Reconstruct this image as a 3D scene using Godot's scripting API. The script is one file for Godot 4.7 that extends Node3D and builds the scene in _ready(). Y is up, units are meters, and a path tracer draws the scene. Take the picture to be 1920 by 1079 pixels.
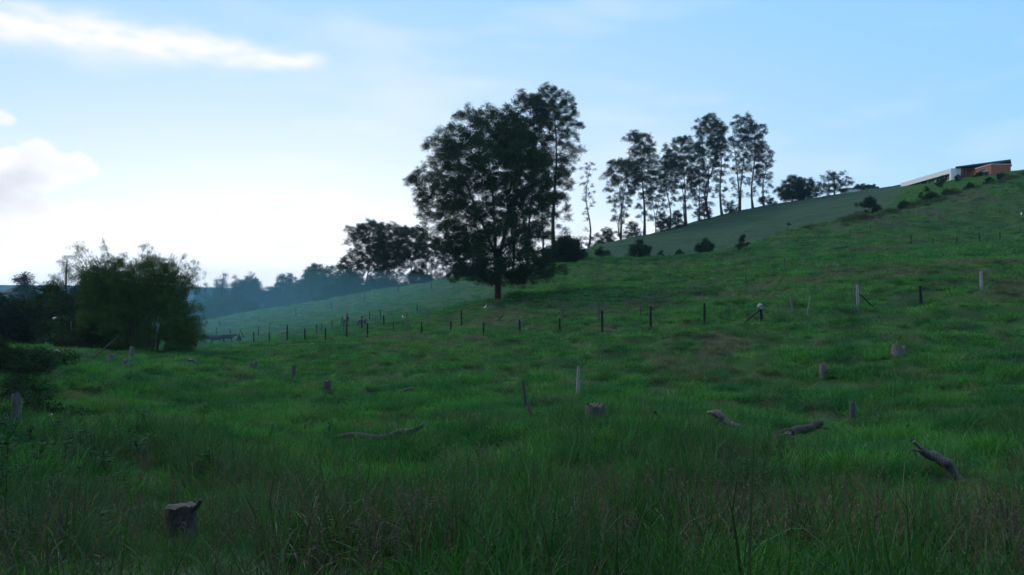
extends Node3D
# A hillside pasture in the evening, under a bright sky: y is up, metres; the eye is at the origin and looks along -z.

func _ready() -> void:
	# camera
	var cam := Camera3D.new()
	cam.name = "camera"
	cam.fov = 39.4
	cam.near = 0.05
	cam.far = 6000.0
	cam.rotation.x = deg_to_rad(0.78)
	add_child(cam)
	cam.current = true
	# sky, exposure and haze
	var env := Environment.new()
	env.background_mode = Environment.BG_SKY
	var pano := PanoramaSkyMaterial.new()
	pano.panorama = sky_picture()
	var sky := Sky.new()
	sky.sky_material = pano
	env.sky = sky
	env.tonemap_mode = Environment.TONE_MAPPER_LINEAR
	env.tonemap_exposure = 1.0
	env.sdfgi_enabled = true
	env.ssao_enabled = true
	env.ssil_enabled = true
	# evening haze that scatters mostly forward, so it glows towards the bright horizon
	env.volumetric_fog_enabled = true
	env.volumetric_fog_density = 0.00014
	env.volumetric_fog_albedo = Color(0.70, 0.88, 1.0)
	env.volumetric_fog_anisotropy = 0.4
	var we := WorldEnvironment.new()
	we.name = "environment"
	we.environment = env
	add_child(we)
	# the sun, veiled by cloud over to the side of the valley
	var sun := DirectionalLight3D.new()
	sun.name = "sun"
	sun.light_energy = 0.5
	sun.light_angular_distance = 10.0
	sun.light_color = Color(1.0, 0.95, 0.88)
	sun.shadow_enabled = true
	add_child(sun)
	sun.look_at_from_position(Vector3(-88, 72, -40), Vector3.ZERO)

	# added fog that imitates veiling glare over the far pasture, and blue evening haze lying in the valley behind it
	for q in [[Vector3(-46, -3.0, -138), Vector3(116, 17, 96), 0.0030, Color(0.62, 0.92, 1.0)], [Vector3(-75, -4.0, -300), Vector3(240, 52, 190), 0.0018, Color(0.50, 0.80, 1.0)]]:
		var glare_haze := FogVolume.new()
		glare_haze.name = "glare_haze" if not has_node("glare_haze") else "haze_bank"
		glare_haze.shape = RenderingServer.FOG_VOLUME_SHAPE_ELLIPSOID
		glare_haze.position = q[0]
		glare_haze.size = q[1]
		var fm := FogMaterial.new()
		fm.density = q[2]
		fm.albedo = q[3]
		glare_haze.material = fm
		glare_haze.set_meta("kind", "stuff")
		add_child(glare_haze)

	lay_land()
	build_ground()
	print("ground ", Time.get_ticks_msec())
	add_hills()
	set_up_leaves()
	plant_trees()
	print("trees ", Time.get_ticks_msec())
	wood_dark = mat(lin(0.035, 0.03, 0.03), 0.9, false, grain(31, 128, 7.0, 1.2, 0.5, 1.0), 1.6)
	wood_grey = mat(lin(0.20, 0.185, 0.19), 0.9, true, grain(32, 128, 7.0, 1.2, 0.25, 1.0), 2.6)
	wood_pale = mat(lin(0.31, 0.285, 0.285), 0.9, true, grain(33, 128, 7.0, 1.2, 0.28, 1.0), 2.6)
	wood_cut = mat(lin(0.17, 0.15, 0.14), 0.9, true, grain(34, 128, 6.0, 6.0, 0.5, 1.0), 2.0)
	bark_rough = mat(lin(0.18, 0.165, 0.165), 0.95, true, grain(35, 128, 8.0, 3.0, 0.18, 1.0), 3.0)
	wood_white = mat(lin(0.42, 0.40, 0.40), 0.9, true, grain(36, 128, 7.0, 1.2, 0.55, 1.0), 1.6)
	add_house()
	set_posts()
	lay_wood()
	add_animals()
	add_small_things()
	print("things ", Time.get_ticks_msec())
	grow_grass()
	print("grass ", Time.get_ticks_msec())

# ---------------------------------------------------------------- sky: air that is brightest round the veiled low sun, a streak of high cloud, heaped clouds along the horizon
func sky_picture() -> ImageTexture:
	var w := 2048
	var h := 1024
	var data := PackedFloat32Array()
	data.resize(w * h * 3)
	var wisp := noise(61, 2.2, 4)
	var puff := noise(62, 9.0, 5)
	var far := noise(63, 1.3, 2)
	# heaps: bearing, height, half width, half height, weight (degrees)
	var heaps := [[-31.3, 7.6, 2.8, 2.2, 1.0], [-30.6, 4.9, 4.0, 1.3, 1.0], [-34.0, 7.4, 3.0, 2.6, 1.0], [-33.2, 10.6, 1.8, 0.7, 0.8], [-12.6, 6.2, 1.3, 1.3, 0.7], [-15.5, 4.6, 5.5, 1.6, 0.6], [-29.0, 3.6, 3.0, 0.9, 0.5], [4.0, 3.5, 9.0, 2.2, 0.5]]
	var r := RandomNumberGenerator.new()
	r.seed = 5
	for k in 26:      # and on round the horizon
		var az := -52.0 - k * 10.6 - r.randf() * 5.0
		heaps.append([az, r.randf_range(3.0, 10.0), r.randf_range(2.0, 6.0), r.randf_range(0.8, 2.4), r.randf_range(0.4, 1.0)])
	for y in h / 2 + 8:
		var e := 90.0 - 180.0 * (y + 0.5) / h
		var er := deg_to_rad(maxf(e, 0.0))
		for x in w:
			var az := 360.0 * (x + 0.5) / w
			if az > 180.0: az -= 360.0
			var ar := deg_to_rad(az)
			var dir := Vector3(sin(ar) * cos(er), sin(er), -cos(ar) * cos(er))
			var aside := fposmod(az + 16.0 + 180.0, 360.0) - 180.0
			var off := Vector2(aside * 0.62, maxf(e, 0.0) * 1.25).length()
			var g := exp(-pow(off / 19.2, 1.56))
			var low := exp(-maxf(e, 0.0) / 6.0) * 0.48
			var zen := lerpf(1.0, 0.9, smoothstep(30.0, 90.0, e))
			var t := clampf(1.06 * g + low * (1.0 - g), 0.0, 1.06)
			var c := Color(0.255 + 0.80 * t, 0.625 + 0.45 * t, 1.02 + 0.08 * t) * zen * (1.0 + 0.12 * exp(-pow(off / 11.0, 2.0)) + 0.45 * exp(-maxf(e, 0.0) / 4.0))
			# the streak
			var s := 0.0
			var mid := 16.4 - (az + 32.5) * 0.015
			if e > 10.0 and e < 26.0:
				var half := 1.15 - 0.8 * smoothstep(-24.0, -12.0, az)
				var d := (e - mid + 0.55 * wisp.get_noise_3d(dir.x * 6.0, dir.y * 16.0, dir.z * 6.0)) / half
				s = exp(-d * d * 1.1) * smoothstep(-12.2, -15.0, az) * smoothstep(-75.0, -50.0, az) * clampf(0.86 + 0.7 * wisp.get_noise_3d(dir.x * 9.0, dir.y * 40.0, dir.z * 9.0), 0.0, 1.0)
			# thin wisps everywhere, and unseen cloud overhead added to light the ground
			var th := clampf(wisp.get_noise_3d(dir.x * 1.2, dir.y * 5.0, dir.z * 1.2) * 0.5 - 0.05, 0.0, 0.25) * smoothstep(2.0, 12.0, e) + 0.5 * smoothstep(20.0, 50.0, e) * clampf(0.8 + wisp.get_noise_3d(dir.x * 1.5, dir.y * 3.0, dir.z * 1.5), 0.0, 1.0)
			# heaps
			var p := 0.0
			if e < 15.0:
				for q in heaps:
					var da: float = fposmod(az - q[0] + 180.0, 360.0) - 180.0
					if absf(da) < q[2] * 1.8:
						var a: float = da / q[2]
						var b: float = (e - q[1]) / (q[3] * (1.0 if e > q[1] else 0.6))
						var v: float = (1.0 - a * a - b * b) * 0.8 + 1.5 * puff.get_noise_3d(dir.x, dir.y * 1.6, dir.z)
						p = maxf(p, smoothstep(0.0, 0.15, v) * q[4])
			var shade := clampf(0.5 + puff.get_noise_3d(dir.x * 0.8 + 3.0, dir.y * 1.2, dir.z * 0.8), 0.0, 1.0)
			var lit := lerpf(0.88, 1.0, t)
			c = c.lerp(Color(1.14, 1.13, 1.14) * lit, clampf(s + th, 0.0, 0.95))
			c = c.lerp(Color(0.84, 0.87, 0.96).lerp(Color(1.32, 1.31, 1.31), shade) * lit, clampf(p * 0.96, 0.0, 1.0))
			var k := (y * w + x) * 3
			data[k] = c.r; data[k + 1] = c.g; data[k + 2] = c.b
	for y in range(h / 2 + 8, h):
		for x in w:
			var k := (y * w + x) * 3
			data[k] = 0.35; data[k + 1] = 0.42; data[k + 2] = 0.45
	return ImageTexture.create_from_image(Image.create_from_data(w, h, false, Image.FORMAT_RGBF, data.to_byte_array()))

# far blue hills beyond the valley
func add_hills() -> void:
	begin()
	var rise := noise(71, 0.004, 3)
	var n := 90
	for j in 7:
		for i in n + 1:
			var x := lerpf(-1250.0, 1250.0, float(i) / n)
			var z := -880.0 - j * 70.0
			var y := -26.0 + (25.0 + 5.0 * rise.get_noise_2d(x, 0.0) + 21.0 * smoothstep(-250.0, -550.0, x)) * sin(minf(j / 5.0, 1.0) * PI * 0.5) + 5.0 * rise.get_noise_2d(x * 4.0, z * 4.0)
			V.append(Vector3(x, y, z)); C.append(Color(0.03, 0.06, 0.025)); N.append(Vector3(0, 0.7, 0.7))
	for j in 6:
		for i in n:
			var p := j * (n + 1) + i
			for k in [p, p + n + 1, p + n + 2, p, p + n + 2, p + 1]: I.append(k)
	tag(part("hills", commit(mat(Color.WHITE, 1.0, true))), "far blue hills beyond the valley", "", "", "structure")

# ---------------------------------------------------------------- what grows where
func gum(h: float, half: float, from: float, more := {}) -> Dictionary:
	var s := {"height": h, "trunk": 0.012 * h + 0.04, "from": from, "profile": [[0.0, half * 0.45], [0.3, half * 0.7], [0.6, half * 0.92], [0.8, half * 1.05], [0.92, half * 0.95], [1.0, half * 0.5]], "top_heavy": 0.7, "gap": 1.7, "clump": 1.25, "flat": 0.55, "leaves": 22, "size": 0.56, "holes": -0.07, "shape": "gum",
		"tint": Color(0.020, 0.036, 0.018), "bark": Color(0.13, 0.115, 0.105), "rise": 1.1, "dome": 0.8}
	s.merge(more, true)
	return s

func bush(h: float, half: float, tint: Color, shape := "broad", more := {}) -> Dictionary:
	var s := {"height": h, "trunk": 0.03 * h, "from": 0.06, "profile": [[0.0, half * 0.8], [0.3, half], [0.65, half * 0.85], [0.9, half * 0.5], [1.0, half * 0.2]], "gap": maxf(0.32, half * 0.33), "clump": maxf(0.3, half * 0.36), "flat": 0.9, "leaves": 16, "size": clampf(half * 0.26, 0.22, 0.8), "shape": shape, "tint": tint, "rise": 0.5, "dome": 0.1, "lump": 0.8, "holes": -0.12}
	s.merge(more, true)
	return s

func plant_trees() -> void:
	var dark := Color(0.017, 0.034, 0.014)
	# the great gum in the pasture
	tree("great_gum_tree", "huge spreading gum tree with a reddish trunk base in the pasture", "", spot(-1.82, -105.5), 301, gum(25.2, 9.0, 0.105, {"lump": 0.65, "trunk": 0.45, "profile": [[0.0, 5.6], [0.08, 7.0], [0.3, 8.2], [0.5, 8.2], [0.65, 8.0], [0.8, 7.0], [0.92, 4.8], [1.0, 1.5]], "gap": 1.3, "clump": 1.25, "leaves": 26, "flat": 0.65, "size": 0.5, "holes": -0.13, "top_heavy": 0.0, "forks": 4, "fork_at": 0.2, "open": 2.2, "tint": Color(0.022, 0.043, 0.018),
		"lean": Vector2(-0.05, 0.0), "red_base": 3.4, "bark": Color(0.17, 0.15, 0.14), "rise": 0.75, "extra": [Vector3(-10.6, 16.6, 1.0), Vector3(-11.4, 15.8, 0.5), Vector3(-10.9, 15.9, 1.4), Vector3(-9.4, 15.2, 0.6), Vector3(-8.9, 20.8, 0.0), Vector3(-7.6, 20.9, 0.6), Vector3(6.9, 3.6, 2.0), Vector3(6.2, 4.6, 1.6), Vector3(5.3, 3.9, 2.4), Vector3(7.4, 4.4, 1.0), Vector3(-5.6, 2.9, 2.0), Vector3(-10.2, 11.5, 0.0), Vector3(-9.6, 12.6, 1.0)]}))
	tree("tall_gum_tree", "tallest gum tree with a straight dark trunk behind the huge spreading tree", "tall gums behind the great tree", spot(8.1, -152.0), 311, gum(33.6, 4.6, 0.14, {"trunk": 0.42, "tint": dark}))
	tree("tall_gum_tree", "tall gum tree with bare upper stems rising over the huge spreading tree", "tall gums behind the great tree", spot(3.0, -154.0), 312, gum(33.0, 4.4, 0.45, {"trunk": 0.34, "forks": 2, "open": 0.5, "tint": dark}))
	tree("tall_gum_tree", "tall gum tree whose top shows over the huge tree's crown", "tall gums behind the great tree", spot(0.2, -157.0), 313, gum(30.5, 3.8, 0.5, {"trunk": 0.3, "forks": 2, "open": 0.5, "tint": dark}))
	tree("tall_gum_tree", "slender shorter gum tree beside the tallest gum", "tall gums behind the great tree", spot(5.6, -149.0), 314, gum(22.0, 2.6, 0.2, {"trunk": 0.22, "tint": dark}))
	tree("shrub", "dark shrub at the foot of the tallest gum", "", spot(10.4, -149.0), 315, bush(4.2, 2.3, dark), "shrub")
	tree("shrub", "low dark shrub beside the shrub under the tallest gum", "", spot(6.6, -148.0), 316, bush(2.6, 1.8, dark), "shrub")
	# gums along the crest of the dry field
	var hill_tint := Color(0.018, 0.034, 0.017)
	var row := [
		[21.5, -226, 24.5, 1.9, 0.10, 1, "thin sparse gum tree standing apart at the low end of the crest", {"gap": 1.9, "clump": 0.9, "leaves": 9}],
		[31.0, -228, 22.8, 5.2, 0.22, 3, "wide many-stemmed gum tree at the low end of the crest row", {}],
		[38.2, -232, 30.0, 4.4, 0.16, 1, "tall broad-topped gum tree in the crest row", {}],
		[42.0, -234, 17.5, 3.2, 0.15, 1, "short dark gum tree under the broad-topped one on the crest", {}],
		[46.0, -236, 22.0, 3.4, 0.3, 1, "middling gum tree between the broad-topped and the forked one", {}],
		[51.6, -238, 26.0, 5.6, 0.2, 3, "forked wide-crowned gum tree in the middle of the crest row", {}],
		[56.0, -240, 17.0, 2.8, 0.12, 1, "low gum tree beside the tallest of the crest row", {}],
		[59.5, -242, 31.6, 4.2, 0.13, 1, "tallest gum tree of the crest row", {}],
		[63.0, -241, 28.0, 2.9, 0.14, 1, "slim gum tree crowding the tallest of the crest row", {}],
		[68.7, -242, 28.8, 3.5, 0.16, 1, "slender gum tree with a rounded top on the crest", {}],
		[73.2, -244, 26.0, 3.0, 0.1, 1, "leaning-topped gum tree at the high end of the crest row", {"lean": Vector2(0.04, 0.0)}],
		[75.4, -240, 19.0, 2.8, 0.1, 1, "smallest gum tree at the high end of the crest row", {}]]
	for k in row.size():
		var q: Array = row[k]
		var more := {"tint": hill_tint.lerp(Color(0.026, 0.044, 0.02), 0.5 + 0.5 * sin(k * 2.9)), "forks": q[5] + (k % 2), "fork_at": 0.35 + 0.12 * sin(k * 1.3), "lean": Vector2(0.035 * sin(k * 2.2), 0.0), "gap": 1.75, "clump": 1.3, "leaves": 22, "size": 0.58}
		more.merge(q[7], true)
		tree("hill_gum_tree", q[6], "gums along the hill crest", spot(q[0], q[1]), 330 + k, gum(q[2], q[3], q[4], more))
	var under := [[23.6, -226, 4.2, 2.2, "shrub under the thin sparse gum on the crest"], [27.4, -229, 5.5, 3.0, "spreading shrub beside the many-stemmed gum on the crest"], [34.6, -231, 5.5, 2.4, "shrub between the many-stemmed and the broad-topped gum"], [44.4, -236, 7.0, 2.6, "tall shrub at the foot of the middling gum"], [48.4, -237, 6.0, 2.8, "bushy shrub beside the forked gum"], [57.8, -241, 6.5, 2.6, "shrub at the foot of the tallest crest gum"], [66.0, -242, 4.5, 2.4, "shrub between the slim and the rounded crest gums"], [76.6, -241, 4.2, 2.2, "shrub at the foot of the smallest crest gum"]]
	for k in under.size():
		tree("crest_shrub", under[k][4], "shrubs under the crest gums", spot(under[k][0], under[k][1]), 350 + k, bush(under[k][2] * 0.85, under[k][3] * 0.8, hill_tint, "gum", {"gap": 0.95, "clump": 0.8, "size": 0.5, "lump": 1.1, "holes": -0.04}), "shrub")
	tree("crest_tree", "bushy tree on the bare crest beyond the gum row", "trees on the bare crest", spot(86.0, -246), 361, bush(8.0, 4.2, hill_tint, "gum", {"from": 0.12, "gap": 1.2, "clump": 1.1, "size": 0.65}))
	tree("crest_tree", "smaller bushy tree joined to the bushy tree on the bare crest", "trees on the bare crest", spot(91.0, -247), 362, bush(6.4, 3.4, hill_tint, "gum", {"from": 0.1, "gap": 1.15, "clump": 1.0, "size": 0.6}))
	tree("crest_tree", "open-crowned tree beside the pale pole on the bare crest", "trees on the bare crest", spot(100.6, -250), 363, bush(7.8, 4.4, hill_tint, "gum", {"from": 0.18, "gap": 1.5, "clump": 0.95, "size": 0.6, "leaves": 13}))
	tree("crest_bush", "low bush on the crest between the open tree and the house", "", spot(109.5, -251), 364, bush(2.6, 1.8, hill_tint), "bush")
	tree("crest_bush", "small bush on the crest beside the low outbuilding", "", spot(112.8, -252), 365, bush(2.3, 1.2, hill_tint), "bush")
	begin()
	tube([Vector3(0, -0.4, 0), Vector3(0, 3, 0), Vector3(0.05, 6.2, 0)], [0.16, 0.14, 0.11], 8, Color.WHITE)
	var pole := part("pole", commit(mat(lin(0.3, 0.25, 0.2), 0.9)))
	pole.position = spot(98.4, -249)
	tag(pole, "tall pale pole standing on the bare crest", "pole")
	# young trees planted along the fences
	var young := Color(0.020, 0.042, 0.018)
	var saps := [[20.2, -181, 3.6, 1.6, "round dark sapling at the corner of the dry field"], [28.9, -181, 4.9, 1.9, "largest pointed sapling at the foot of the dry field"], [43.4, -179.5, 4.0, 1.5, "rounded dark sapling near the upper end of the dry field's foot"], [34.2, -183, 2.2, 0.8, "thin little sapling next to the largest pointed sapling"], [38.2, -183, 1.9, 0.7, "smallest sapling at the foot of the dry field"],
		[41.2, -143, 2.8, 0.9, "sparse sapling where the grassy hill meets the dry field"], [51.8, -151, 2.8, 0.85, "slim conical sapling on the edge of the grassy hill"], [55.7, -151, 1.1, 0.55, "knee-high bush beside the slim conical sapling"], [80.2, -180, 4.6, 1.5, "tall dark sapling standing alone on the dry field"], [79.9, -163, 2.2, 1.0, "lopsided sapling at the start of the scrub line"],
		[85.8, -166, 3.3, 1.25, "egg-shaped dark sapling in the scrub line below the house"], [90.4, -168, 4.2, 1.35, "tallest dark sapling in the scrub line below the house"], [96.0, -168, 1.8, 0.7, "small sapling in the scrub line past the tallest one"], [102.5, -172, 1.8, 0.8, "leafy sapling near the top of the scrub line"], [108.0, -176, 1.7, 1.0, "spreading sapling below the terracotta block"]]
	for k in saps.size():
		var q: Array = saps[k]
		var o := bush(q[2], q[3], young, "broad", {"profile": [[0.0, q[3] * 0.6], [0.25, q[3]], [0.6, q[3] * 0.8], [0.85, q[3] * 0.4], [1.0, 0.05]], "from": 0.14, "lump": 1.3, "holes": -0.05, "size": clampf(q[3] * 0.22, 0.2, 0.5)})
		tree("sapling", q[4], "young trees along the fences", spot(q[0], q[1]), 380 + k, o, "sapling")
	for q in [[111.0, -199.5, "clipped dark round bush in front of the white pier"], [115.6, -198.5, "low clipped bush in front of the terracotta wall"]]:
		tree("clipped_bush", q[2], "", spot(q[0], q[1]), 400 + int(q[0]), bush(1.7 if q[0] < 112 else 1.0, 0.8, young, "broad"), "bush")
	# gums beyond the ridge
	var ridge_tint := Color(0.019, 0.036, 0.017)  # one dark leaf green for the gums and shrubs beyond the ridge
	var beyond := [[-38.6, -215, 23.5, 5.4, 1, "gum tree with the highest crown beyond the ridge"], [-32.0, -212, 21.5, 4.8, 2, "full gum tree next to the highest beyond the ridge"], [-26.6, -213, 20.5, 4.6, 1, "gum tree in the middle of the clump beyond the ridge"], [-21.8, -207, 16.5, 4.0, 1, "gum tree of the ridge clump closest to the huge spreading tree"], [-43.6, -219, 16.0, 3.4, 1, "outermost small gum tree of the clump beyond the ridge"], [-35.0, -222, 19.0, 4.6, 1, "gum tree half hidden behind the ridge clump"], [-16.5, -203, 13.0, 3.6, 1, "low gum tree behind the huge spreading tree"], [-10.5, -200, 11.0, 3.4, 1, "lowest gum tree behind the huge spreading tree"]]
	for k in beyond.size():
		var q: Array = beyond[k]
		tree("ridge_gum_tree", q[5], "gums beyond the ridge", spot(q[0], q[1]), 410 + k, gum(q[2], q[3], 0.12, {"tint": ridge_tint, "forks": q[4], "gap": 1.7, "clump": 1.3, "leaves": 22, "size": 0.58, "flat": 0.6}))
	for k in 11:
		var x := -45.0 + k * 3.6
		var z := -203.0 + 0.35 * k
		tree("ridge_shrub", "%s dark shrub in the undergrowth below the ridge gums" % ["tall" if sin(k * 2.3) > 0.0 else "low"], "shrubs below the ridge gums", spot(x, z), 430 + k, bush(5.2 + 1.6 * sin(k * 2.3), 3.0, ridge_tint, "gum", {"gap": 1.0, "clump": 1.1, "size": 0.65}), "shrub")
	# paler trees farther down the valley
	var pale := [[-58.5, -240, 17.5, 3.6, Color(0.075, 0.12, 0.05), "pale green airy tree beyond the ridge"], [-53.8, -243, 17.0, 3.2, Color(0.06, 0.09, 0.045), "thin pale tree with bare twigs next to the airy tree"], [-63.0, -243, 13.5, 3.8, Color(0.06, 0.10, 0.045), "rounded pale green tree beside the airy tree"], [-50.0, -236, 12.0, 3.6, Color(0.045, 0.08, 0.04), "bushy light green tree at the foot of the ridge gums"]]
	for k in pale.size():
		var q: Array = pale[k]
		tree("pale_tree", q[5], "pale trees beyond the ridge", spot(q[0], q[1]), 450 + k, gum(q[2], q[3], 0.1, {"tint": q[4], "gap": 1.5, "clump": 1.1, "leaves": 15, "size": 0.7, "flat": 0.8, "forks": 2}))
	for k in 9:
		var x := -86.0 + k * 4.4
		tree("valley_tree", "leafy tree in the hazy belt beyond the slope", "belt of trees beyond the slope", spot(x, -256.0 + 5.0 * sin(k * 1.9)), 460 + k, bush(16.0 + 2.4 * sin(k * 2.7), 4.0, Color(0.034, 0.062, 0.024), "broad", {"gap": 1.35, "clump": 1.4, "size": 0.75}))
	for k in 6:
		var x: float = [-88.5, -86.0, -83.4, -80.6, -78.0, -91.5][k]
		tree("conifer_tree", "dark conifer in the clump beyond the cattle", "conifers beyond the cattle", spot(x, -232.0 - 2.0 * (k % 2)), 475 + k, bush([13.4, 15.4, 16.4, 15.2, 13.2, 12.0][k], 2.8, Color(0.014, 0.028, 0.016), "conifer", {"profile": [[0.0, 2.6], [0.3, 2.4], [0.7, 1.2], [1.0, 0.05]], "gap": 1.0, "clump": 0.95, "size": 0.65}))
	for q in [[-80.5, -207, 4.8, 2.2, Color(0.05, 0.085, 0.025), "yellowish green bush below the conifers by the bamboo"], [-77.0, -209, 5.8, 2.4, Color(0.042, 0.075, 0.025), "taller yellowish green bush below the conifers"], [-73.4, -211, 6.2, 2.6, Color(0.05, 0.066, 0.044), "greyish rounded bush below the conifers"], [-69.0, -212, 4.4, 2.4, Color(0.03, 0.05, 0.04), "dull green bush at the end of the conifer clump"]]:
		tree("slope_bush", q[5], "bushes below the conifers", spot(q[0], q[1]), 490 + int(-q[0]), bush(q[2], q[3], q[4]), "bush")
	# the wood down in the valley
	var valley := [
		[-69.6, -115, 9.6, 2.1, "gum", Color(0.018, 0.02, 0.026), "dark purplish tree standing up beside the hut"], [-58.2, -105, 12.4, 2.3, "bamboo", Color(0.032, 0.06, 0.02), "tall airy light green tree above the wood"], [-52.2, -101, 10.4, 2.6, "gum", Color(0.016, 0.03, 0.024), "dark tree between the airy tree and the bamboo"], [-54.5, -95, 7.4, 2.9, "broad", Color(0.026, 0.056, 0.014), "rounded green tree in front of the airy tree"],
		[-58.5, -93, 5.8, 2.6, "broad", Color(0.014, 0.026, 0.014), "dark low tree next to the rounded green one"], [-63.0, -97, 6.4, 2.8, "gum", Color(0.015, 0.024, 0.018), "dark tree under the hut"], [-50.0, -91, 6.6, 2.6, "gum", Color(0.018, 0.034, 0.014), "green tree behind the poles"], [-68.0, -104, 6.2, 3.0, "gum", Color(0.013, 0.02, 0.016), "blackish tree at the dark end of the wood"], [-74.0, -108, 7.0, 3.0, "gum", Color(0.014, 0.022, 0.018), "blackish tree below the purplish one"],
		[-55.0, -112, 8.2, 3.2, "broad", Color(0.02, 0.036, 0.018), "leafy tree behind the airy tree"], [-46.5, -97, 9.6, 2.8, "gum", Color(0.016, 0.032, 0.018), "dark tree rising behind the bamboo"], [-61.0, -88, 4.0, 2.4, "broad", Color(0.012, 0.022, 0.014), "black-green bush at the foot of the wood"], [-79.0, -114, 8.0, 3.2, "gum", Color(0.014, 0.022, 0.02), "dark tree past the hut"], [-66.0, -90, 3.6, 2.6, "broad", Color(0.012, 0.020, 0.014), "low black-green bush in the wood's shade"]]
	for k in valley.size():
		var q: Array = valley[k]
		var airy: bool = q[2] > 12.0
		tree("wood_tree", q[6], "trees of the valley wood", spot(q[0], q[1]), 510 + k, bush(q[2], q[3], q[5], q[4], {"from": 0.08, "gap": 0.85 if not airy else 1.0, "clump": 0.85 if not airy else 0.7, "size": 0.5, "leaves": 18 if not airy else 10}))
	tree("green_bush", "bright rounded bush behind the dark pole", "", spot(-47.2, -84.5), 530, bush(3.2, 2.0, Color(0.02, 0.05, 0.012)), "bush")
	tree("green_bush", "low bush between the poles and the bamboo", "", spot(-41.8, -79.0), 531, bush(2.4, 1.7, Color(0.02, 0.044, 0.012)), "bush")
	tree("red_shrub", "reddish brown shrub beside the whitish pole", "", spot(-43.2, -79.3), 532, bush(1.7, 1.0, Color(0.12, 0.018, 0.012)), "shrub")
	bamboo(spot(-37.4, -81.0))
	# weeds heaped up along the bank
	var herb := Color(0.020, 0.046, 0.020)
	for q in [[-30.2, -45.0, 1.0, 2.0, "dark bramble thicket on top of the weedy bank"], [-27.0, -43.5, 0.7, 1.7, "low bramble thicket on the slope of the weedy bank"], [-29.0, -49.5, 0.35, 1.6, "bramble thicket on the back of the weedy bank"], [-24.3, -40.0, 0.55, 1.4, "small bramble clump at the foot of the weedy bank"], [-20.2, -34.5, 0.6, 1.2, "small dark bramble clump behind the bark-covered stump"], [-31.8, -42.0, 0.8, 1.8, "bramble thicket at the crown of the weedy bank"], [-27.6, -39.5, 0.6, 1.6, "bramble thicket facing the meadow on the weedy bank"], [-33.0, -48.5, 0.8, 1.8, "bramble thicket behind the crown of the weedy bank"], [-22.6, -36.8, 0.5, 1.3, "trailing bramble clump between the bank and the stump"]]:
		tree("bramble_thicket", q[4], "brambles on the bank", spot(q[0], q[1]), 541 + int(-q[0]), bush(q[2], q[3], herb, "broad", {"gap": 0.42, "clump": 0.5, "size": 0.26, "leaves": 16, "profile": [[0.0, q[3]], [0.5, q[3] * 0.8], [1.0, q[3] * 0.35]]}), "thicket")
	# big unseen trees, added on the near bank to shade the long grass
	var shade_trees := [[-19.0, 9.0, 15.0, 6.0, "unseen leafy tree added for shade on the near bank beside the brambles"], [-8.0, 13.0, 17.0, 6.5, "tallest unseen leafy tree added for shade on the near bank"], [4.0, 12.0, 15.0, 6.0, "wide unseen leafy tree added for shade on the near bank"], [15.0, 10.0, 14.0, 5.5, "unseen leafy tree added for shade at the open end of the near bank"], [-21.0, -5.0, 15.0, 6.0, "unseen leafy tree added for shade where the near bank meets the hollow"], [-26.0, -15.0, 14.0, 5.5, "unseen leafy tree added for shade above the bark-covered stump"], [-31.0, -26.0, 14.0, 5.5, "unseen leafy tree added for shade above the brambles"]]
	for k in shade_trees.size():
		var q: Array = shade_trees[k]
		tree("added_shade_tree", q[4], "unseen trees added to shade the near grass", spot(q[0], q[1]), 600 + k, gum(q[2], q[3], 0.12, {"shape": "broad", "tint": Color(0.03, 0.06, 0.02), "top_heavy": 0.0, "gap": 1.6, "clump": 1.4, "leaves": 24, "size": 0.7}))
	# scrub along the old fence below the house
	for k in 22:
		var t := k / 21.0
		var x := lerpf(57.0, 112.0, t) + 1.2 * sin(k * 3.1)
		var z := lerpf(-153.0, -174.5, t) + 0.9 * sin(k * 5.3)
		tree("scrub_bush", "%s %s scrub bush in the line climbing to the house" % ["taller" if sin(k * 2.1) > 0.2 else "low", "brownish" if sin(k * 1.7) > 0.0 else "olive"], "scrub along the old fence", spot(x, z), 560 + k, bush(0.85 + 0.35 * sin(k * 2.1), 1.5, Color(0.055, 0.09, 0.036).lerp(Color(0.085, 0.09, 0.05), 0.5 + 0.5 * sin(k * 1.7)), "bamboo", {"gap": 0.6, "clump": 0.65, "size": 0.4, "leaves": 16}), "bush")

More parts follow.
